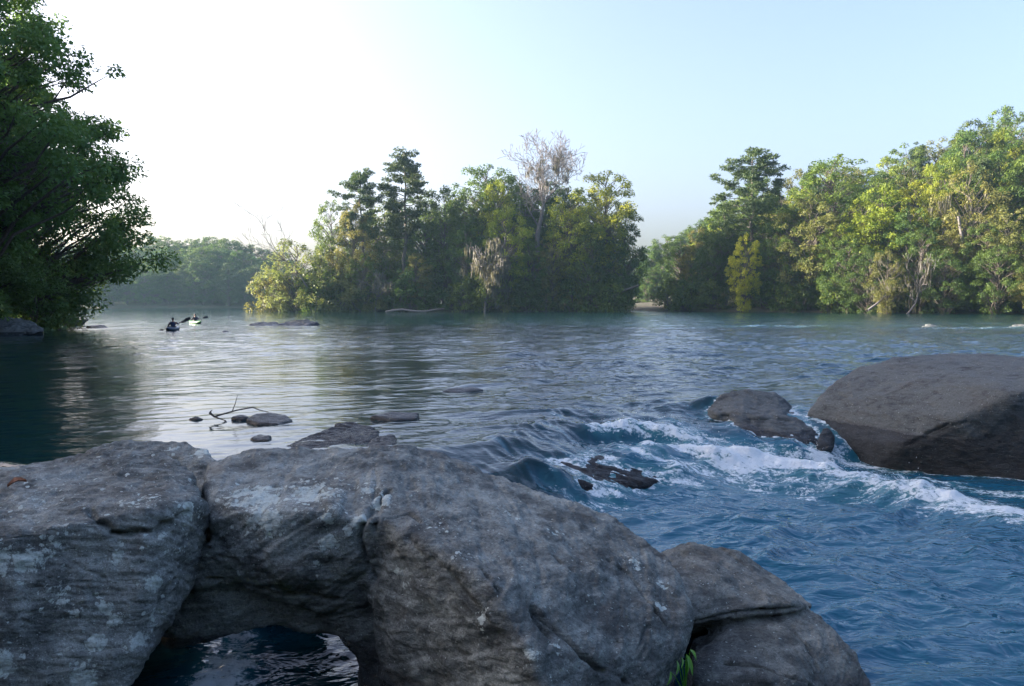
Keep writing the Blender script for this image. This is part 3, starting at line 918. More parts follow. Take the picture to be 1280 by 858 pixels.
    # far river rocks
    rock('rock', 'long low rock ledge in the glittering water beyond the kayaks', 'rock', [
        A((310, 406, 63.69), (325, 402.5, 64.66), (345, 402.5, 64.66), (352, 405, 63.69), (340, 409, 62.73), (330, 415, 63.69)), A((345, 406, 63.69), (365, 401, 64.66), (385, 399.5, 64.66), (398, 404, 63.69), (380, 408, 62.73), (370, 415, 63.69))],
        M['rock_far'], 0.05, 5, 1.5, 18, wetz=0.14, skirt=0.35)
    rock('rock', 'flat rock alone in the water off the wooded left bank', 'rock', [
        A((108, 408, 57.90), (116, 406, 58.86), (130, 406.5, 58.86), (136, 409, 57.90), (122, 411, 56.93), (122, 418, 57.90))], M['rock_far'], 0.05, 4, 1.0, 19, wetz=0.14, skirt=0.35)
    rock('rock', 'pale brown rock under the overhanging left bank tree', 'rock', [
        A((84, 400, 62), (92, 398, 63), (104, 396.5, 64), (112, 399, 63), (100, 402, 62), (86, 404, 61), (98, 412, 63))], M['rock_brown'], 0.05, 4, 1.2, 20, lichen_base=0.1)
    rock('boulder', 'bank boulder at the foot of the wooded left bank', 'boulder', [
        A((-60, 395, 46), (0, 398, 46), (20, 397, 47), (38, 400, 47), (52, 408, 46), (56, 414, 45), (20, 420, 44), (-40, 425, 43), (0, 440, 45), (-60, 430, 48), (50, 430, 47))],
        M['rock_far'], 0.05, 5, 2.0, 21, wetz=0.1)
    rock('rock', 'tiny stone tip in the bright water near the kayaks', 'rock', [
        A((276, 414, 49.47), (282, 412, 49.76), (288, 414, 49.47), (282, 416, 49.18), (282, 422, 49.47))], M['rock_far'], 0.04, 3, 0.8, 22, wetz=0.14, skirt=0.35)
    rock('rock', 'reddish stone breaking the white riffle below the right bank forest', 'rock', [
        A((1148, 409, 58), (1158, 405, 58.5), (1168, 406, 58.5), (1178, 409, 58), (1160, 412, 57.5), (1160, 420, 58))], M['rock_brown'], 0.05, 4, 1.2, 23)
    rock('rock', 'second reddish stone in the riffle at the right picture edge', 'rock', [
        A((1258, 408, 57), (1270, 404.5, 57.5), (1284, 405, 57.5), (1300, 408, 57), (1275, 411, 56.5), (1275, 420, 57))], M['rock_brown'], 0.05, 4, 1.2, 24)


# ------------------------------------------------------------------ leaves and trees
def leaf_mesh(name, C, D, NN, L, W, tint):
    """kite shaped leaves at centres C along D with blade normal NN"""
    D = D / np.linalg.norm(D, axis=1)[:, None]
    S = np.cross(D, NN); S /= np.linalg.norm(S, axis=1)[:, None] + 1e-9
    N2 = np.cross(S, D)
    l, w = L[:, None] / 2, W[:, None] / 2
    V = np.stack([C - D * l, C + S * w + N2 * w * 0.35 - D * l * 0.1, C + D * l - N2 * l * 0.2, C - S * w + N2 * w * 0.35 - D * l * 0.1], 1).reshape(-1, 3)
    me = mesh_np(name, V, np.arange(len(V)), 4)
    attr(me, 'tint', np.repeat(tint, 4))
    return me


def norm(v): return v / (np.linalg.norm(v, axis=-1, keepdims=True) + 1e-9)


def curve(p0, p1, sag, n=5, rng=None, wob=0.0):
    p0, p1 = Vector(p0), Vector(p1)
    out = []
    L = (p1 - p0).length
    for i in range(n + 1):
        t = i / n
        p = p0.lerp(p1, t)
        p.z += sag * L * 4 * t * (1 - t)
        if rng is not None and 0 < i < n:
            p += Vector(rng.normal(size=3)) * wob * L
        out.append(p)
    return out


def broadleaf(seed, H=18.0, Rad=5.5, base=0.12, ncl=90, nl=80, leaf=0.42, prof=0.42, clr=1.35, moss=False, flat=0.62, lean=(0, 0), droop=0.2, ragged=0.45, taper=1.9):
    rng = np.random.RandomState(seed)
    T = Tubes()
    top = Vector((lean[0] * H, lean[1] * H, H * 0.9))
    tr = curve((0, 0, -0.6), top, 0.0, 9, rng, 0.012)
    r0 = 0.016 * H + 0.06
    T.add(tr, [r0 * (1.25 if i == 0 else 1.0) * (1 - i / 9.6) + 0.02 for i in range(10)], 8)
    cl, rad = [], []
    while len(cl) < ncl:
        t = base + (1 - base) * rng.rand()
        e = (t - base) / (1 - base)
        env = (e / prof) ** 0.6 if e < prof else max(0.0, 1 - ((e - prof) / (1 - prof)) ** taper) ** (0.55 if taper > 1.5 else 0.8)
        an = rng.rand() * 2 * math.pi
        lobe = 1 + ragged * perlin(np.array([[math.cos(an) * 1.6 + seed, math.sin(an) * 1.6, t * 5.0]]))[0] * 1.5
        rr = Rad * env * lobe * (0.35 + 0.65 * rng.rand() ** 0.45)
        c = np.array([math.cos(an) * rr + lean[0] * H * t, math.sin(an) * rr + lean[1] * H * t, t * H])
        if rng.rand() > 0.15 + env: continue
        cl.append(c); rad.append(clr * (0.55 + 0.75 * rng.rand()) * (1.0 - 0.35 * e))
    cl = np.array(cl); rad = np.array(rad)
    for c, r in zip(cl, rad):
        z0 = max(0.06 * H, c[2] - np.hypot(c[0], c[1]) * (0.35 + 0.5 * rng.rand()) - 0.5)
        k = min(8.8, z0 / (H * 0.9) * 9)
        b = tr[int(k)].lerp(tr[min(9, int(k) + 1)], k - int(k))
        L = (Vector(c) - b).length
        T.add(curve(b, c, 0.06, 4, rng, 0.03), [0.012 * L + 0.02, 0.010 * L + 0.016, 0.007 * L + 0.012, 0.005 * L + 0.01, 0.008], 5)
    C, D, NN, tint, Ls = [], [], [], [], []
    for c, r in zip(cl, rad):
        m = int(nl * r * r / (clr * clr) * 1.1) + 12
        u = norm(rng.normal(size=(m, 3)))
        f = rng.rand(m) ** 0.42
        p = u * f[:, None] * r
        p[:, 2] *= flat
        p[:, 2] -= droop * (p[:, 0] ** 2 + p[:, 1] ** 2) / max(r, 0.3)
        out = norm(u * np.array([1, 1, 0.5]) + norm(np.array([[c[0], c[1], 0.0]])) * 0.3)
        d = norm(out + rng.normal(size=(m, 3)) * 0.55 + np.array([0, 0, -0.35]))
        nn = norm(np.array([0, 0, 1.0]) + u * 0.75 + rng.normal(size=(m, 3)) * 0.5)
        C.append(c + p); D.append(d); NN.append(nn)
        tint.append(np.clip(rng.rand() * 0.55 + rng.rand(m) * 0.5, 0, 1)); Ls.append(leaf * (0.6 + 0.7 * rng.rand(m)))
    C, D, NN, tint, Ls = map(np.concatenate, (C, D, NN, tint, Ls))
    crown = leaf_mesh('crown', C, D, NN, Ls, Ls * 0.55, tint)
    out = {'trunk': T.mesh('trunk'), 'crown': crown}
    if moss:
        out['hanging_moss'] = moss_mesh(rng, cl, rad, 1.0)
    return out


def moss_mesh(rng, cl, rad, amount):
    C, L = [], []
    for c, r in zip(cl, rad):
        if rng.rand() > 0.22 * amount: continue
        for _ in range(rng.randint(10, 26)):
            l = 0.5 + 1.5 * rng.rand() ** 1.5
            a = rng.rand() * 6.28
            q = rng.rand() ** 0.5 * r * 0.7
            C.append((c[0] + math.cos(a) * q, c[1] + math.sin(a) * q, c[2] - 0.25 * r - l / 2)); L.append(l)
    C = np.array(C); L = np.array(L); m = len(C)
    D = norm(np.array([0, 0, -1.0]) + rng.normal(size=(m, 3)) * 0.06)
    NN = norm(rng.normal(size=(m, 3)) * np.array([1, 1, 0.1]))
    return leaf_mesh('hanging_moss', C, D, NN, L, 0.10 + 0.10 * rng.rand(m), rng.rand(m))


def pine(seed, H=26.0, clear=0.5, Rad=5.0):
    rng = np.random.RandomState(seed)
    T = Tubes()
    tr = curve((0, 0, -0.6), (rng.normal() * 0.5, rng.normal() * 0.5, H * 0.97), 0, 9, rng, 0.006)
    T.add(tr, [0.36 * (1 - i / 10.2) + 0.03 for i in range(10)], 8)
    C, D, NN, tint, Ls = [], [], [], [], []
    nb = int(30 * (1 - clear) / 0.5)
    for i in range(nb):
        t = clear + (0.99 - clear) * (i + rng.rand()) / nb
        e = (t - clear) / (1 - clear)
        L = Rad * (0.35 + 0.75 * rng.rand() ** 0.8) * max(0.25, math.sin(math.pi * (0.22 + 0.70 * e)))
        an = i * 2.4 + rng.rand() * 1.2
        k = min(8.9, t * 9 * 0.99)
        b = tr[int(k)].lerp(tr[min(9, int(k) + 1)], k - int(k))
        tip = b + Vector((math.cos(an) * L, math.sin(an) * L, L * (0.05 + 0.35 * rng.rand())))
        bp = curve(b, tip, -0.05, 5, rng, 0.03)
        T.add(bp, [0.03 + 0.014 * L, 0.025 + 0.012 * L, 0.06, 0.045, 0.03, 0.015], 5)
        for j in ((3, 4, 5) if L > 2 else (4, 5)):
            for _ in range(2):
                c = bp[j] + Vector(rng.normal(size=3)) * 0.5
                c.z += 0.2
                r = 0.6 + 0.65 * rng.rand()
                m = int(85 * r)
                u = norm(rng.normal(size=(m, 3)))
                p = u * (rng.rand(m) ** 0.4)[:, None] * r
                p[:, 2] *= 0.45
                C.append(np.array(c) + p)
                D.append(norm(u + np.array([0, 0, 0.35]) + 0.4 * rng.normal(size=(m, 3)))); NN.append(norm(rng.normal(size=(m, 3)) + np.array([0, 0, 0.8])))
                tint.append(np.clip(rng.rand() * 0.5 + rng.rand(m) * 0.5, 0, 1)); Ls.append(0.34 + 0.24 * rng.rand(m))
    C, D, NN, tint, Ls = map(np.concatenate, (C, D, NN, tint, Ls))
    return {'trunk': T.mesh('trunk'), 'crown': leaf_mesh('crown', C, D, NN, Ls, Ls * 0.36, tint)}


def bare_tree(seed, H=24.0, spread=0.75, start=0.3, r0=0.3, lean=(0, 0), depth=5, moss=0.0):
    rng = np.random.RandomState(seed)
    T = Tubes()
    tips = []

    def grow(p, d, L, r, lev):
        n = 4
        pts, rr = [p.copy()], [r]
        for i in range(n):
            d = (d + Vector(rng.normal(size=3)) * 0.13 + Vector((0, 0, 0.07))).normalized()
            p = p + d * (L / n)
            pts.append(p.copy()); rr.append(r * (1 - 0.42 * (i + 1) / n))
        T.add(pts, [max(v, 0.024) for v in rr], 6 if lev < 2 else 4)
        tips.append(np.array(p))
        if lev >= depth: return
        nbr = 2 if lev else 5
        for j in range(nbr):
            ax = Vector(rng.normal(size=3)).cross(d)
            if lev == 0: ax = Matrix.Rotation(j * 6.28 / nbr + 0.4, 3, d) @ d.orthogonal()
            if ax.length < 1e-3: continue
            nd = Matrix.Rotation(spread * (0.45 + 0.6 * rng.rand()), 3, ax.normalized()) @ d
            grow(p, nd.normalized(), L * (0.62 + 0.22 * rng.rand()), rr[-1] * 0.78, lev + 1)
        if lev < depth - 1:
            for _ in range(2):
                i = rng.randint(1, n)
                ax = Vector(rng.normal(size=3)).cross(d)
                if ax.length < 1e-3: continue
                nd = Matrix.Rotation(spread * (0.9 + 0.5 * rng.rand()), 3, ax.normalized()) @ d
                grow(pts[i], nd.normalized(), L * (0.4 + 0.25 * rng.rand()), rr[i] * 0.45, lev + 2)
    tr = curve((0, 0, -0.6), (lean[0] * H, lean[1] * H, start * H), 0, 5, rng, 0.01)
    T.add(tr, [r0 * (1.15 - 0.06 * i) for i in range(6)], 8)
    grow(tr[-1], (tr[-1] - tr[-2]).normalized(), H * (1 - start) * 0.36, r0 * 0.85, 0)
    out = {'trunk': T.mesh('trunk')}
    if moss:
        tp = np.array(tips)
        out['hanging_moss'] = moss_mesh(rng, tp, np.full(len(tp), 0.7), moss)
    return out


def shrub(seed, H=4.0, Rad=2.6, ncl=34, nl=70, leaf=0.34, droop=0.35):
    return broadleaf(seed, H, Rad, 0.05, ncl, nl, leaf, 0.35, 0.95, False, 0.7, (0, 0), droop, 0.6)


PART_MAT = {'trunk': 'bark', 'hanging_moss': 'moss'}


def plant_tree(name, proto, x, y, rz, s, sz, leafmat, label, cat, group=None, z=None, trunkmat='bark', sx=None):
    if z is None: z = float(ground_h([x], [y])[0])
    e = empty(name, (x, y, z - 0.1), rz)
    e.scale = (sx or s, sx or s, sz)
    for part, me in proto.items():
        pn = {'crown': 'foliage'}.get(part, part) if name == 'shrub' else part
        if name == 'shrub' and part == 'trunk': pn = 'stem'
        o = bpy.data.objects.new(pn, me)
        if len(me.materials) == 0: me.materials.append(M['bark'])
        COL.objects.link(o)
        o.parent = e
        if part == 'hanging_moss': o['kind'] = 'stuff'
        o.material_slots[0].link = 'OBJECT'
        o.material_slots[0].material = M[leafmat if part == 'crown' else (trunkmat if part == 'trunk' else 'moss')]
    tag(e, label, cat, group)
    return e


def build_trees():
    rng = np.random.RandomState(11)
    BL = [broadleaf(100 + i, 18, 5.4 + 0.5 * (i % 3), (0.04, 0.10, 0.07, 0.03)[i % 4], 140 + 10 * (i % 3), 108, 0.37, (0.35, 0.5, 0.42)[i % 3], 1.4, ragged=0.35) for i in range(6)]
    BM = [broadleaf(140 + i, 18, 5.4, 0.12, 110, 98, 0.36, 0.5, moss=True) for i in range(2)]
    PN = [pine(160 + i, 26, (0.5, 0.45)[i % 2], 5.0) for i in range(3)]
    SH = [shrub(180 + i) for i in range(4)]
    WL = [broadleaf(200 + i, 12, 5.5, 0.05, 80, 60, 0.34, 0.4, 1.1, flat=0.8, droop=0.5, ragged=0.7) for i in range(2)]
    TALL = broadleaf(220, 24, 5.4, 0.16, 145, 110, 0.38, 0.55, 1.55, ragged=0.6)
    pick = lambda l: l[rng.randint(len(l))]

    def put(px, top, d, proto, H, mat, label, cat, group=None, wide=1.0, name='tree', tm='bark'):
        """stand a tree at distance d below a pixel column so that its crown ends at pixel row top"""
        x = (px - 640) / F * d
        z = float(ground_h([x], [d])[0])
        want = at(px, top, d).z - z
        s = want / H
        return plant_tree(name, proto, x, d, rng.rand() * 6.28, s, s, mat, label, cat, group, z, tm, s * wide)

    # ---------------- island: trees the picture tells apart
    put(455, 210, 156, PN[0], 25.5, 'leaf_pine', 'shorter of the two tall pines rising over the island', 'tree', name='pine_tree', wide=0.85)
    put(507, 188, 158, PN[1], 25.5, 'leaf_pine', 'tallest dark pine with a bare straight trunk on the island', 'tree', name='pine_tree')
    put(608, 206, 166, TALL, 23.5, 'leaf_dark', 'dark spreading tree just left of the bare dead tree on the island', 'tree', wide=1.15)
    dead = bare_tree(301, 25, 0.88, 0.45, 0.42, depth=7, moss=0.025)
    put(672, 188, 158, dead, 24.0, 'leaf_dark', 'tall bare dead tree with grey moss above the island canopy', 'tree', name='dead_tree', tm='dead')
    put(756, 214, 156, TALL, 23.5, 'leaf_lime', 'tall sunlit yellow green tree right of the bare dead tree', 'tree')
    put(712, 246, 154, BL[1], 17.5, 'leaf_lime', 'bright yellow green tree below the tall sunlit one on the island', 'tree', wide=0.8)
    put(780, 258, 160, BL[0], 17.5, 'leaf_dark', 'dark green tree at the right tip of the island', 'tree', wide=0.75)
    put(632, 262, 153, BL[2], 17.5, 'leaf_lime', 'lime green rounded tree in front of the dark spreading island tree', 'tree', wide=0.75)
    put(622, 230, 160, BL[4], 17.5, 'leaf_lime', 'yellow lit upper crown tree behind the lime rounded island tree', 'tree', wide=0.6)
    put(415, 252, 157, BL[3], 17.5, 'leaf_mid', 'green tree rising behind the pale willow on the island', 'tree', wide=0.62)
    put(445, 258, 155, BL[5], 17.5, 'leaf_olive', 'olive brown tree between the willow and the two pines', 'tree', wide=0.6)
    put(556, 238, 160, BL[0], 17.5, 'leaf_dark', 'dark dense tree close right of the tallest island pine', 'tree', wide=0.7)
    put(535, 262, 162, BL[2], 17.5, 'leaf_mid', 'mid green tree behind the straight trunk of the tallest pine', 'tree', wide=0.8)
    put(583, 285, 154, BL[1], 17.5, 'leaf_dark', 'dark tree filling the middle of the island front', 'tree', wide=0.8)
    put(660, 300, 152, BL[4], 17.5, 'leaf_mid', 'mid green tree under the bare dead tree', 'tree', wide=0.8)
    put(690, 290, 152, BM[0], 17.5, 'leaf_olive', 'greyish moss hung tree on the island shore below the dead tree', 'tree', wide=0.8)
    put(372, 300, 152, WL[0], 11.6, 'leaf_willow', 'pale willow leaning over the water at the left tip of the island', 'tree', name='willow_tree', wide=1.1)
    put(404, 315, 151, WL[1], 11.6, 'leaf_willow', 'pale willow bush right behind the leaning island willow', 'tree', name='willow_tree')
    put(350, 318, 154, WL[1], 11.6, 'leaf_willow', 'small pale willow reaching farthest left from the island', 'tree', name='willow_tree', wide=0.8)
    d2 = bare_tree(302, 22, 0.6, 0.25, 0.16, (-0.25, 0), 4)
    put(412, 278, 153, d2, 16.5, 'leaf_dark', 'bare leaning grey tree with dead branches over the willow', 'tree', name='dead_tree', tm='dead')
    put(436, 282, 153, d2, 17.5, 'leaf_dark', 'second bare grey tree leaning over the island willow', 'tree', name='dead_tree', tm='dead')
    d3 = bare_tree(303, 9, 0.85, 0.15, 0.16, (0.05, 0), 5, moss=0.8)
    put(605, 318, 149, d3, 8.0, 'leaf_dark', 'pale grey moss-draped bare bush at the middle of the island shore', 'tree', name='dead_tree', tm='dead')
    put(470, 342, 149, bare_tree(304, 7, 0.9, 0.1, 0.12, (0.04, 0), 4, moss=0.5), 6.2, 'leaf_dark', 'small grey dead bush below the two pines at the water', 'tree', name='dead_tree', tm='dead')
    put(735, 285, 151, BL[5], 17.5, 'leaf_dark', 'dark ivy-covered tree below the tall sunlit yellow green tree', 'tree', wide=0.6)
    put(765, 300, 153, BL[2], 17.5, 'leaf_dark', 'dark bushy tree near the right tip of the island', 'tree', wide=0.7)
    put(520, 318, 152, BL[4], 17.5, 'leaf_olive', 'olive bushy tree in front of the pine trunks', 'tree', wide=0.9)
    put(455, 320, 151, BL[1], 17.5, 'leaf_mid', 'green bushy tree in front of the shorter pine', 'tree', wide=0.8)
    for px, top, d in ((480, 290, 166), (570, 270, 172), (600, 260, 175), (650, 250, 172), (700, 250, 170), (735, 262, 170), (505, 300, 170), (430, 300, 165), (770, 285, 168), (640, 265, 163), (482, 262, 164), (532, 248, 167), (576, 250, 166), (594, 238, 169), (655, 236, 168), (690, 232, 167), (725, 240, 168), (628, 226, 170), (470, 280, 160)):
        put(px, top, d, pick(BL), 17.5, ('leaf_dark', 'leaf_mid')[rng.randint(2)], 'green tree inside the island wood behind the front row', 'tree', 'trees in the middle of the island')
    for i, px in enumerate(np.linspace(352, 768, 32)):
        d = 150 + (4.5 if (px < 390 or px > 770) else 0.8) + rng.rand() * 3
        put(px + rng.normal() * 4, 388 - (22 + 34 * rng.rand()), d, pick(SH), 4.1, ('leaf_dark', 'leaf_dark', 'leaf_mid', 'leaf_olive')[rng.randint(4)], 'leafy shrub overhanging the water along the island shore', 'shrub',
            'shrubs along the island shore', 0.9, 'shrub')

    # ---------------- right bank forest
    put(938, 184, 158, pine(165, 26, 0.2, 6.2), 25.5, 'leaf_pine', 'tall pine topping the left end of the right bank forest', 'tree', name='pine_tree', wide=1.15)
    put(930, 296, 148, BL[1], 17.5, 'leaf_gold', 'glowing golden yellow tree at the left of the right bank forest', 'tree', wide=0.62)
    put(1035, 196, 150, TALL, 23.5, 'leaf_mid', 'tall round topped green tree right of the right bank pine', 'tree', wide=1.2)
    put(1098, 236, 140, BL[0], 17.5, 'leaf_lime', 'sunlit lime green tree in the centre of the right bank forest', 'tree', wide=1.05)
    put(1075, 252, 142, BL[3], 17.5, 'leaf_lime', 'yellowish tree left beside the sunlit lime green right bank tree', 'tree', wide=0.8)
    put(1010, 246, 146, BL[2], 17.5, 'leaf_olive', 'olive green tree under the round topped tall tree', 'tree', wide=0.95)
    put(1208, 205, 132, BM[0], 17.5, 'leaf_olive', 'yellowing tall tree with long pale moss and a leaning pale trunk', 'tree', wide=0.75)
    put(1165, 232, 138, BL[4], 17.5, 'leaf_lime', 'yellow green tinged tree left beside the mossy leaning tree', 'tree', wide=0.55)
    put(1108, 312, 126, BM[1], 17.5, 'leaf_olive', 'low moss hung tree bending over the right bank water', 'tree', wide=0.9)
    put(985, 275, 148, BM[1], 17.5, 'leaf_mid', 'moss hung green tree behind the golden yellow tree', 'tree', wide=0.8)
    put(1120, 330, 124, bare_tree(305, 9, 0.8, 0.2, 0.14, (-0.2, 0), 4, moss=0.4), 7.6, 'leaf_dark', 'dead grey snag dipping into the water at the right bank', 'tree', name='dead_tree', tm='dead')
    front = [(850, 300, 172), (872, 288, 170), (893, 300, 160), (905, 262, 162), (960, 300, 150), (975, 240, 156), (1045, 285, 140), (1060, 300, 136), (1135, 262, 136), (1150, 290, 130), (1185, 290, 130),
             (1230, 280, 126), (1255, 262, 126), (1285, 290, 122), (1320, 270, 122), (1360, 260, 120), (1400, 280, 118), (1020, 310, 144), (1085, 310, 132), (1245, 310, 121), (1300, 320, 117), (1180, 320, 125)]
    for px, top, d in front:
        put(px, top, d, pick(BL), 17.5, ('leaf_dark', 'leaf_dark', 'leaf_mid', 'leaf_olive')[rng.randint(4)], 'green broadleaf tree in the front row along the right bank', 'tree', 'trees along the right bank', 0.95)
    prof_x = [800, 850, 880, 900, 960, 985, 1035, 1080, 1110, 1130, 1160, 1200, 1240, 1280, 1500]
    prof_y = [305, 290, 262, 238, 225, 210, 205, 210, 196, 180, 168, 148, 142, 140, 120]
    for row, (d0, dy, n) in enumerate(((170, 46, 20), (188, 22, 24), (208, 0, 26))):
        for i in range(n):
            px = 890 + (1480 - 890) * (i + rng.rand() * 0.8) / n
            d = d0 - (px - 890) / 590 * 34 + rng.normal() * 2
            top = np.interp(px, prof_x, prof_y) + dy + rng.normal() * 6 + 4
            x = (px - 640) / F * d
            h = at(px, top, d).z - float(ground_h([x], [d])[0])
            if h < 9: continue
            h = min(h, 32)
            pr = PN[i % 3] if (i % 6 == 5) else pick(BL)
            put(px, top, d, pr, 25.5 if i % 6 == 5 else 17.5, 'leaf_pine' if i % 6 == 5 else ('leaf_mid', 'leaf_olive', 'leaf_dark', 'leaf_mid', 'leaf_lime')[rng.randint(5)],
                ('tree on the lower slope of the right bank forest', 'tree on the middle slope of the right bank forest', 'tree along the skyline of the right bank hill')[row], 'tree',
                ('right bank lower slope trees', 'right bank middle slope trees', 'right bank skyline trees')[row], min(1.0, 17 / h + 0.15) * (0.8 if i % 6 == 5 else 1.0), 'pine_tree' if i % 6 == 5 else 'tree')
    for i in range(36):
        px = 830 + 520 * (i + rng.rand() * 0.6) / 36
        x = (px - 640) / F
        d = 171.0
        for _ in range(60):
            if land(np.array([x * d]), np.array([d]))[0][0] < 0.3: break
            d -= 1.0
        d += 0.8 + rng.rand() * 2.5
        put(px, 388 - (16 + 30 * rng.rand()), d, pick(SH), 4.1, ('leaf_dark', 'leaf_dark', 'leaf_mid', 'leaf_olive')[rng.randint(4)], 'leafy shrub overhanging the water along the right bank', 'shrub',
            'shrubs along the right bank', 0.95, 'shrub')

    for px, d in ((787, 236), (797, 237), (806, 235)):
        put(px, 372, d, pick(SH), 4.1, 'leaf_mid', 'small sunlit shrub on the far bank seen through the channel gap', 'shrub', 'shrubs beyond the channel gap', 1.3, 'shrub')
    # ---------------- far forest behind
    for row, (d0, dy, n) in enumerate(((264, 26, 26), (278, 10, 26), (294, 0, 26))):
        for i in range(n):
            px = 55 + 320 * (i + rng.rand() * 0.8) / n
            top = np.interp(px, [60, 150, 210, 260, 300, 330, 380], [310, 302, 301, 301, 305, 311, 322]) + dy + rng.normal() * 3
            put(px, top, d0 + rng.normal() * 3, pick(BL), 17.5, ('leaf_dark', 'leaf_pine', 'leaf_dark')[rng.randint(3)],
                ('tree at the water in the hazy far forest on the left', 'tree on the middle rise of the hazy far forest', 'tree along the skyline of the hazy far forest')[row], 'tree',
                ('far forest waterside trees', 'far forest middle trees', 'far forest skyline trees')[row], 1.15)
    for i in range(22):
        px = 806 + 106 * (i % 11 + rng.rand()) / 11
        put(px, np.interp(px, [780, 830, 870, 910], [322, 300, 285, 262]) + (i // 11) * 28 + rng.normal() * 3, (246 if i < 11 else 232), pick(BL), 17.5, 'leaf_dark', 'hazy tree in the channel gap between the island and the right bank', 'tree', 'trees beyond the channel gap', 1.1)
    for i in range(14):
        px = 560 + 240 * (i + rng.rand()) / 14
        put(px, 330 + rng.normal() * 6, 268, pick(BL), 17.5, 'leaf_dark', 'tree of the far bank glimpsed behind the island wood', 'tree', 'trees behind the island', 1.2)

    # ---------------- left bank, near
    NB = broadleaf(400, 25, 10.0, 0.15, 470, 230, 0.27, 0.26, 1.2, flat=0.75, droop=0.3, ragged=0.34, taper=1.15)
    NC = broadleaf(401, 16, 7.5, 0.05, 280, 220, 0.26, 0.3, 1.2, flat=0.7, droop=0.3, ragged=0.3, taper=1.3)
    plant_tree('tree', NB, -31.5, 44.5, 0.6, 1.0, 1.0, 'leaf_bank', 'tall dense dark tree leaning over the river at the left picture edge', 'tree')
    plant_tree('tree', NC, -35.0, 57, 2.0, 1.15, 1.15, 'leaf_bank', 'lower spreading tree behind the tall left bank tree', 'tree')
    plant_tree('tree', NB, -33.5, 35, 3.1, 0.95, 0.95, 'leaf_bank', 'nearest tree of the left bank cut by the picture edge', 'tree')
    plant_tree('tree', NC, -33.5, 48, 4.0, 0.8, 0.62, 'leaf_bank', 'low bushy tree over the bank boulder on the left', 'tree')
    plant_tree('tree', NB, -45.0, 62, 5.0, 1.1, 1.15, 'leaf_bank', 'tall tree high on the left bank behind the front crowns', 'tree')
    k = 0
    for (x, y, s) in ((-30, -16, 0.9), (-18, -20, 0.85), (-6, -17, 0.75), (5, -19, 0.85), (16, -17, 0.8), (28, -20, 0.9)):
        plant_tree('tree', NC, x, y, k * 1.7, s * 1.3, s * 1.25, 'leaf_bank', 'tree of the near bank outside the picture keeping the front boulders in shade', 'tree', 'wood of the near bank')
        k += 1
    for (x, y, s) in ((-34, 22, 0.9), (-38, 8, 1.0), (-36, -6, 0.95), (-48, 30, 1.1), (-50, 12, 1.1), (-48, -12, 1.1), (-40, -24, 1.0), (-62, 50, 1.1), (-60, 22, 1.1), (-60, 2, 1.1)):
        plant_tree('tree', NB, x, y, k * 1.3, s, s, 'leaf_bank', 'tree of the left bank wood outside the picture shading the rapids', 'tree', 'left bank wood beside the rapids')
        k += 1
    for (x, y, s) in ((-29.5, 43, 0.8), (-31, 52, 0.9), (-34, 58, 0.9), (-39, 66, 1.0), (-28.5, 38, 0.7)):
        plant_tree('shrub', SH[k % 4], x, y, k * 0.9, s, s * 0.9, 'leaf_bank', 'low shrub under the left bank trees at the water', 'shrub', 'shrubs of the left bank')
        k += 1


def build_logs():
    def log(name, label, pts, rad, mat):
        T = Tubes()
        base = Vector(pts[0])
        T.add([Vector(p) - base for p in pts], rad, 8)
        o = link(name, T.mesh(name), M[mat])
        o.location = base
        tag(o, label, name.replace('_', ' '))
    log('fallen_log', 'grey fallen log lying in the water at the island shore below the pines', [at(482, 390, 146), at(492, 388, 146), at(503, 387, 146), at(516, 389, 146), at(530, 389.5, 146), at(545, 387, 146), at(556, 386, 146)], [0.2, 0.24, 0.2, 0.2, 0.16, 0.12, 0.06], 'dead')
    log('leaning_trunk', 'bare trunk leaning over the bright channel gap at the island tip', [at(742, 386, 151), at(760, 377, 150), at(778, 364, 150), at(798, 357, 150)], [0.5, 0.4, 0.3, 0.18], 'bark')
    log('fallen_log', 'pale driftwood pole propped on the right bank below the moss hung tree', [at(1085, 388, 125), at(1096, 380, 125), at(1108, 369, 126)], [0.2, 0.17, 0.1], 'dead')
    log('leaning_trunk', 'pale leaning bare trunk under the mossy tree of the right bank', [at(1216, 366, 128), at(1212, 340, 128), at(1204, 305, 129), at(1198, 270, 129)], [0.42, 0.36, 0.3, 0.2], 'dead')


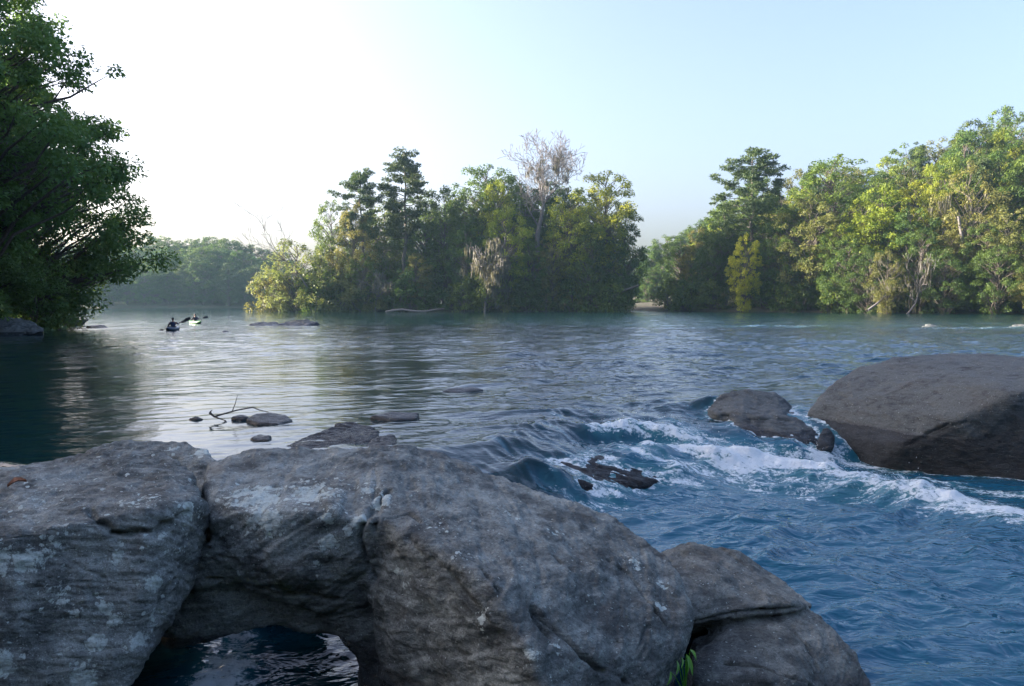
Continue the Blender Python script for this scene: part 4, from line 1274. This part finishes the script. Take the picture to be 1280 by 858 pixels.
def build_small():
    # bare branch lying on the stones in the calm pool
    T = Tubes()
    base = at(265, 520, 12.3)
    P = lambda *t: [at(*q) - base for q in t]
    T.add(P((262, 516, 12.3), (268, 521, 12.3), (280, 517.5, 12.3), (296, 513, 12.4), (316, 509.5, 12.4), (325, 513, 12.4), (336, 515.5, 12.4)), [0.02, 0.018, 0.014, 0.012, 0.01, 0.008, 0.006], 6)
    T.add(P((290, 515, 12.3), (294, 505, 12.3), (297, 494, 12.3)), [0.008, 0.006, 0.004], 5)
    T.add(P((268, 521, 12.3), (276, 524, 12.25), (282, 526, 12.25), (285, 531, 12.1)), [0.012, 0.01, 0.008, 0.006], 5)
    T.add(P((282, 526, 12.25), (277, 531, 12.1)), [0.008, 0.005], 5)
    T.add(P((262, 516, 12.3), (265, 513, 12.3)), [0.014, 0.006], 5)
    o = link('driftwood_branch', T.mesh('driftwood_branch'), M['bark'])
    o.location = base
    tag(o, 'thin bare branch with twigs caught on stones in the calm pool', 'branch')
    # dry leaf on the left boulder
    p = pt(LB_LEFT, 25, 603)
    g = []
    n = 9
    for i in range(n):
        t = i / (n - 1)
        w = 0.028 * math.sin(math.pi * min(1, t * 1.05 + 0.02)) * (1 + 0.35 * math.cos(t * 16))
        zc = 0.016 + 0.022 * math.sin(t * 3.1) + 0.01 * t
        g += [(-0.05 + 0.10 * t, -w, zc + 0.014), (-0.05 + 0.10 * t, 0, zc), (-0.05 + 0.10 * t, w, zc + 0.018)]
    q = []
    for i in range(n - 1):
        for j in range(2):
            a = i * 3 + j
            q += [a, a + 3, a + 4, a + 1]
    me = mesh_np('dry_leaf', np.array(g, np.float32), q, 4, True)
    o = link('dry_leaf', me, mat_simple('dry_leaf', (0.16, 0.055, 0.02), (0.30, 0.12, 0.05), 30, 0.7, 0.2))
    o.location = p
    o.rotation_euler = (0.15, -0.1, 0.5)
    tag(o, 'curled orange brown dead leaf lying on top of the left boulder', 'leaf')
    # green plant in the cleft
    gm = NT('fresh_leaf')
    pb = gm.n('ShaderNodeBsdfPrincipled', Roughness=0.4)
    pb.inputs['Base Color'].default_value = (0.07, 0.22, 0.02, 1)
    tb = gm.n('ShaderNodeBsdfTranslucent')
    tb.inputs['Color'].default_value = (0.12, 0.4, 0.03, 1)
    mx = gm.n('ShaderNodeMixShader'); mx.inputs[0].default_value = 0.4
    gm.t.links.new(pb.outputs[0], mx.inputs[1]); gm.t.links.new(tb.outputs[0], mx.inputs[2])
    fresh = gm.finish(mx)
    root = empty('plant', at(856, 872, 4.22))
    tag(root, 'small bright green leafy plant in the cleft between two front boulders', 'plant')
    base = root.location
    rng = np.random.RandomState(3)
    T = Tubes()
    specs = [((858, 818), (865, 846), 0.030), ((863, 812), (870, 828), 0.022), ((846, 826), (843, 846), 0.022), ((852, 822), (849, 838), 0.018), ((838, 840), (832, 858), 0.02), ((860, 820), (858, 842), 0.016)]
    for (a, b, w) in specs:
        A0 = at(a[0], a[1], 4.15 + 0.06 * rng.rand()) - base
        B0 = at(b[0], b[1], 4.08 + 0.05 * rng.rand()) - base
        T.add(curve((0, 0, 0), A0, 0.1, 5), [0.004, 0.0035, 0.003, 0.003, 0.0025, 0.002], 5)
        V, Q = [], []
        ax = (B0 - A0)
        side = ax.cross(Vector((0.2, -1, 0.2))).normalized()
        nn = side.cross(ax).normalized()
        for i in range(9):
            t = i / 8
            ww = w * (math.sin(math.pi * t ** 0.75) * 0.75 + 0.02 * (1 - t))
            c = A0 + ax * t + nn * 0.02 * math.sin(t * 2.6)
            V += [c - side * ww * 0.5 + nn * 0.25 * ww, c, c + side * ww * 0.5 + nn * 0.25 * ww]
        for i in range(8):
            for j in range(2):
                k = i * 3 + j
                Q += [k, k + 3, k + 4, k + 1]
        link('leaf', mesh_np('leaf', np.array([tuple(v) for v in V], np.float32), Q, 4, True), fresh, root)
    link('stem', T.mesh('stem'), fresh, root)


# ------------------------------------------------------------------ kayakers
def skin_body(name, joints, edges, mat, parent=None):
    me = bpy.data.meshes.new('tmp')
    keys = list(joints)
    me.from_pydata([joints[k][0] for k in keys], [(keys.index(a), keys.index(b)) for a, b in edges], [])
    o = bpy.data.objects.new('tmp', me)
    COL.objects.link(o)
    o.modifiers.new('k', 'SKIN')
    sv = me.skin_vertices[0].data
    for i, k in enumerate(keys):
        r = joints[k][1]
        sv[i].radius = (r, r) if not isinstance(r, tuple) else r
        sv[i].use_root = (i == 0)
    s = o.modifiers.new('s', 'SUBSURF'); s.levels = 2; s.render_levels = 2
    dg = bpy.context.evaluated_depsgraph_get()
    m2 = bpy.data.meshes.new_from_object(o.evaluated_get(dg))
    bpy.data.objects.remove(o); bpy.data.meshes.remove(me)
    m2.name = name
    m2.polygons.foreach_set('use_smooth', np.ones(len(m2.polygons), bool))
    m2.materials.clear()
    return link(name, m2, mat, parent)


def kayak(loc, rz, mat, label, L=2.7, W=0.66):
    root = empty('kayak', loc, rz)
    root.scale = (0.88, 0.88, 0.88)
    tag(root, label, 'kayak')
    ns, nc = 25, 16
    V, Q = [], []
    for i in range(ns):
        t = -1 + 2 * i / (ns - 1)
        w = W / 2 * max(0.02, (1 - abs(t) ** 2.4)) ** 0.8
        rk = 0.16 * abs(t) ** 3
        for j in range(nc):
            a = 2 * math.pi * j / nc
            y = w * math.copysign(abs(math.cos(a)) ** 0.8, math.cos(a))
            z = (0.20 * math.sin(a) if math.sin(a) > 0 else 0.17 * math.sin(a)) * (0.25 + 0.75 * (1 - abs(t) ** 3)) + 0.08 + rk
            V.append((t * L / 2, y, z))
    for i in range(ns - 1):
        for j in range(nc):
            j2 = (j + 1) % nc
            Q += [i * nc + j, (i + 1) * nc + j, (i + 1) * nc + j2, i * nc + j2]
    link('hull', mesh_np('hull', np.array(V, np.float32), Q, 4, True), mat, root)
    T = Tubes()
    T.add([(0.42 * math.cos(a), 0.23 * math.sin(a), 0.285) for a in np.linspace(0, 2 * math.pi, 25)], [0.025] * 25, 6)
    link('cockpit_rim', T.mesh('cockpit_rim'), M['black'], root)
    V, Q = [(0, 0, 0.30)], []
    for a in np.linspace(0, 2 * math.pi, 24, endpoint=False): V.append((0.41 * math.cos(a), 0.22 * math.sin(a), 0.285))
    for i in range(1, 24, 1): Q += [0, i, i % 24 + 1, 0] if False else []
    bm = bmesh.new()
    vs = [bm.verts.new(v) for v in V]
    for i in range(24): bm.faces.new((vs[0], vs[1 + i], vs[1 + (i + 1) % 24]))
    me = bpy.data.meshes.new('spray_skirt'); bm.to_mesh(me); bm.free()
    link('spray_skirt', me, M['black'], root)
    return root


def paddler(loc, rz, hands, label, paddle_label, jacket, lean=(0.05, 0.0)):
    """a seated figure facing local +x; hands = left and right hand positions"""
    lx, ly = lean
    J = {'pelvis': ((0, 0, 0.12), (0.15, 0.17)), 'waist': ((lx * 0.4, ly * 0.4, 0.30), (0.12, 0.15)), 'chest': ((lx * 0.8, ly * 0.8, 0.50), (0.13, 0.18)), 'collar': ((lx, ly, 0.62), (0.08, 0.11)),
         'neck': ((lx + 0.01, ly, 0.69), 0.055), 'jaw': ((lx + 0.035, ly, 0.76), (0.075, 0.07)), 'brow': ((lx + 0.02, ly, 0.84), (0.095, 0.08)), 'crown': ((lx + 0.005, ly, 0.91), (0.06, 0.055)),
         'nose': ((lx + 0.125, ly, 0.80), 0.016)}
    E = [('pelvis', 'waist'), ('waist', 'chest'), ('chest', 'collar'), ('collar', 'neck'), ('neck', 'jaw'), ('jaw', 'brow'), ('brow', 'crown'), ('jaw', 'nose')]
    for s, nm, hd in ((1, 'l', hands[0]), (-1, 'r', hands[1])):
        sh = Vector((lx, ly + 0.19 * s, 0.57))
        hd = Vector(hd)
        mid = (sh + hd) / 2 + Vector((-0.04, 0.10 * s, -0.10))
        J[nm + 'sh'] = (tuple(sh), 0.062); J[nm + 'el'] = (tuple(mid), 0.046); J[nm + 'wr'] = (tuple(hd - (hd - mid).normalized() * 0.07), 0.032); J[nm + 'pa'] = (tuple(hd), (0.034, 0.022))
        E += [('chest', nm + 'sh'), (nm + 'sh', nm + 'el'), (nm + 'el', nm + 'wr'), (nm + 'wr', nm + 'pa')]
        for k in range(4):
            b = hd + Vector((0.045, (k - 1.5) * 0.019, 0.012)); c = b + Vector((0.012, 0, -0.035 - 0.004 * (k in (1, 2))))
            J[f'{nm}f{k}'] = (tuple(b), 0.009); J[f'{nm}g{k}'] = (tuple(c), 0.008)
            E += [(nm + 'pa', f'{nm}f{k}'), (f'{nm}f{k}', f'{nm}g{k}')]
        J[nm + 'th'] = (tuple(hd + Vector((0.02, -0.03 * s, -0.03))), 0.009)
        E += [(nm + 'pa', nm + 'th')]
        J[nm + 'hip'] = ((0.08, 0.10 * s, 0.10), 0.085); J[nm + 'kn'] = ((0.42, 0.13 * s, 0.20), 0.06); J[nm + 'an'] = ((0.78, 0.10 * s, 0.10), 0.042)
        E += [('pelvis', nm + 'hip'), (nm + 'hip', nm + 'kn'), (nm + 'kn', nm + 'an')]
    b = skin_body('person', J, E, M['skin'])
    b.location = loc
    b.rotation_euler = (0, 0, rz)
    b.scale = (0.85, 0.85, 0.85)
    tag(b, label, 'person')
    jk = {k: (J[k][0], (J[k][1][0] + 0.022, J[k][1][1] + 0.022) if isinstance(J[k][1], tuple) else J[k][1] + 0.014) for k in ('pelvis', 'waist', 'chest', 'collar', 'lsh', 'rsh', 'lel', 'rel', 'lwr', 'rwr')}
    jk['pelvis'] = ((0, 0, 0.2), (0.16, 0.18))
    skin_body('jacket', jk, [('pelvis', 'waist'), ('waist', 'chest'), ('chest', 'collar'), ('chest', 'lsh'), ('lsh', 'lel'), ('lel', 'lwr'), ('chest', 'rsh'), ('rsh', 'rel'), ('rel', 'rwr')], jacket, b)
    bm = bmesh.new()
    bmesh.ops.create_uvsphere(bm, u_segments=16, v_segments=10, radius=1.0)
    for v in list(bm.verts):
        if v.co.z < -0.15 and v.co.x > -0.3: v.co.z = -0.15
        v.co = Vector((lx - 0.005 + v.co.x * 0.115, ly + v.co.y * 0.095, 0.865 + v.co.z * 0.105))
    for f in bm.faces: f.smooth = True
    me = bpy.data.meshes.new('hair'); bm.to_mesh(me); bm.free()
    link('hair', me, M['hair'], b)
    # paddle
    Rm = Matrix.Rotation(rz, 3, 'Z') * 0.85
    h0, h1 = Vector(loc) + Rm @ Vector(hands[0]), Vector(loc) + Rm @ Vector(hands[1])
    mid, ax = (h0 + h1) / 2, (h1 - h0).normalized()
    pr = empty('paddle', mid)
    tag(pr, paddle_label, 'paddle')
    T = Tubes()
    T.add([ax * -0.75, ax * 0.75], [0.016, 0.016], 8)
    link('shaft', T.mesh('shaft'), M['black'], pr)
    for s in (-1, 1):
        up = Vector((0, 0, 1)) - ax * ax.z
        sd = up.normalized()
        nn = ax.cross(sd)
        bm = bmesh.new()
        loops = []
        for t in np.linspace(0, 1, 9):
            w = 0.10 * (math.sin(math.pi * min(0.97, 0.1 + t * 0.75))) ** 0.7
            c = ax * s * (0.72 + 0.46 * t) + nn * 0.03 * t * t
            loops.append([bm.verts.new(c + sd * w + nn * 0.006), bm.verts.new(c - sd * w + nn * 0.006), bm.verts.new(c - sd * w - nn * 0.006), bm.verts.new(c + sd * w - nn * 0.006)])
        for a, c in zip(loops[:-1], loops[1:]):
            for j in range(4): bm.faces.new((a[j], a[(j + 1) % 4], c[(j + 1) % 4], c[j]))
        bm.faces.new(loops[0]); bm.faces.new(loops[-1])
        bmesh.ops.recalc_face_normals(bm, faces=bm.faces)
        me = bpy.data.meshes.new('blade'); bm.to_mesh(me); bm.free()
        link('blade', me, M['black'], pr)


def build_kayakers():
    M['black'] = mat_simple('black_gear', (0.012, 0.013, 0.016), (0.02, 0.021, 0.025), 10, 0.5, 0.05)
    M['skin'] = mat_simple('skin', (0.30, 0.17, 0.11), (0.36, 0.22, 0.15), 10, 0.55, 0.03)
    M['hair'] = mat_simple('hair', (0.02, 0.013, 0.01), (0.04, 0.025, 0.018), 20, 0.6, 0.2)
    navy = mat_simple('navy_jacket', (0.010, 0.02, 0.05), (0.018, 0.032, 0.075), 12, 0.7, 0.1)
    dark = mat_simple('dark_jacket', (0.012, 0.018, 0.035), (0.02, 0.028, 0.05), 12, 0.7, 0.1)
    blue = mat_simple('slate_hull', (0.02, 0.035, 0.06), (0.03, 0.05, 0.08), 4, 0.3, 0.02)
    green = mat_simple('green_hull', (0.006, 0.15, 0.03), (0.01, 0.19, 0.04), 4, 0.5, 0.02)
    p = onz(216, 413.2, 0.0)
    kayak(p, R(95), blue, 'dark slate kayak seen end on, nearer of the two')
    paddler(p + Vector((0, 0, 0.03)), R(95), ((0.30, 0.42, 0.18), (0.34, -0.34, 0.52)), 'kayaker in navy seen from behind in the dark slate kayak', 'black paddle held by the kayaker in the dark slate kayak', navy)
    p = onz(244, 404.6, 0.0)
    kayak(p, R(135), green, 'bright green kayak with its bow to the left, farther of the two')
    paddler(p + Vector((0.05, 0.05, 0.03)), R(135), ((0.42, 0.30, 0.30), (0.36, -0.34, 0.42)), 'kayaker in dark clothes leaning forward in the bright green kayak', 'black paddle held by the kayaker in the bright green kayak', dark, (0.2, 0.0))


build_ground()
build_rocks()
build_river()
build_trees()
build_logs()
build_small()
build_kayakers()
build_spray()
build_haze()
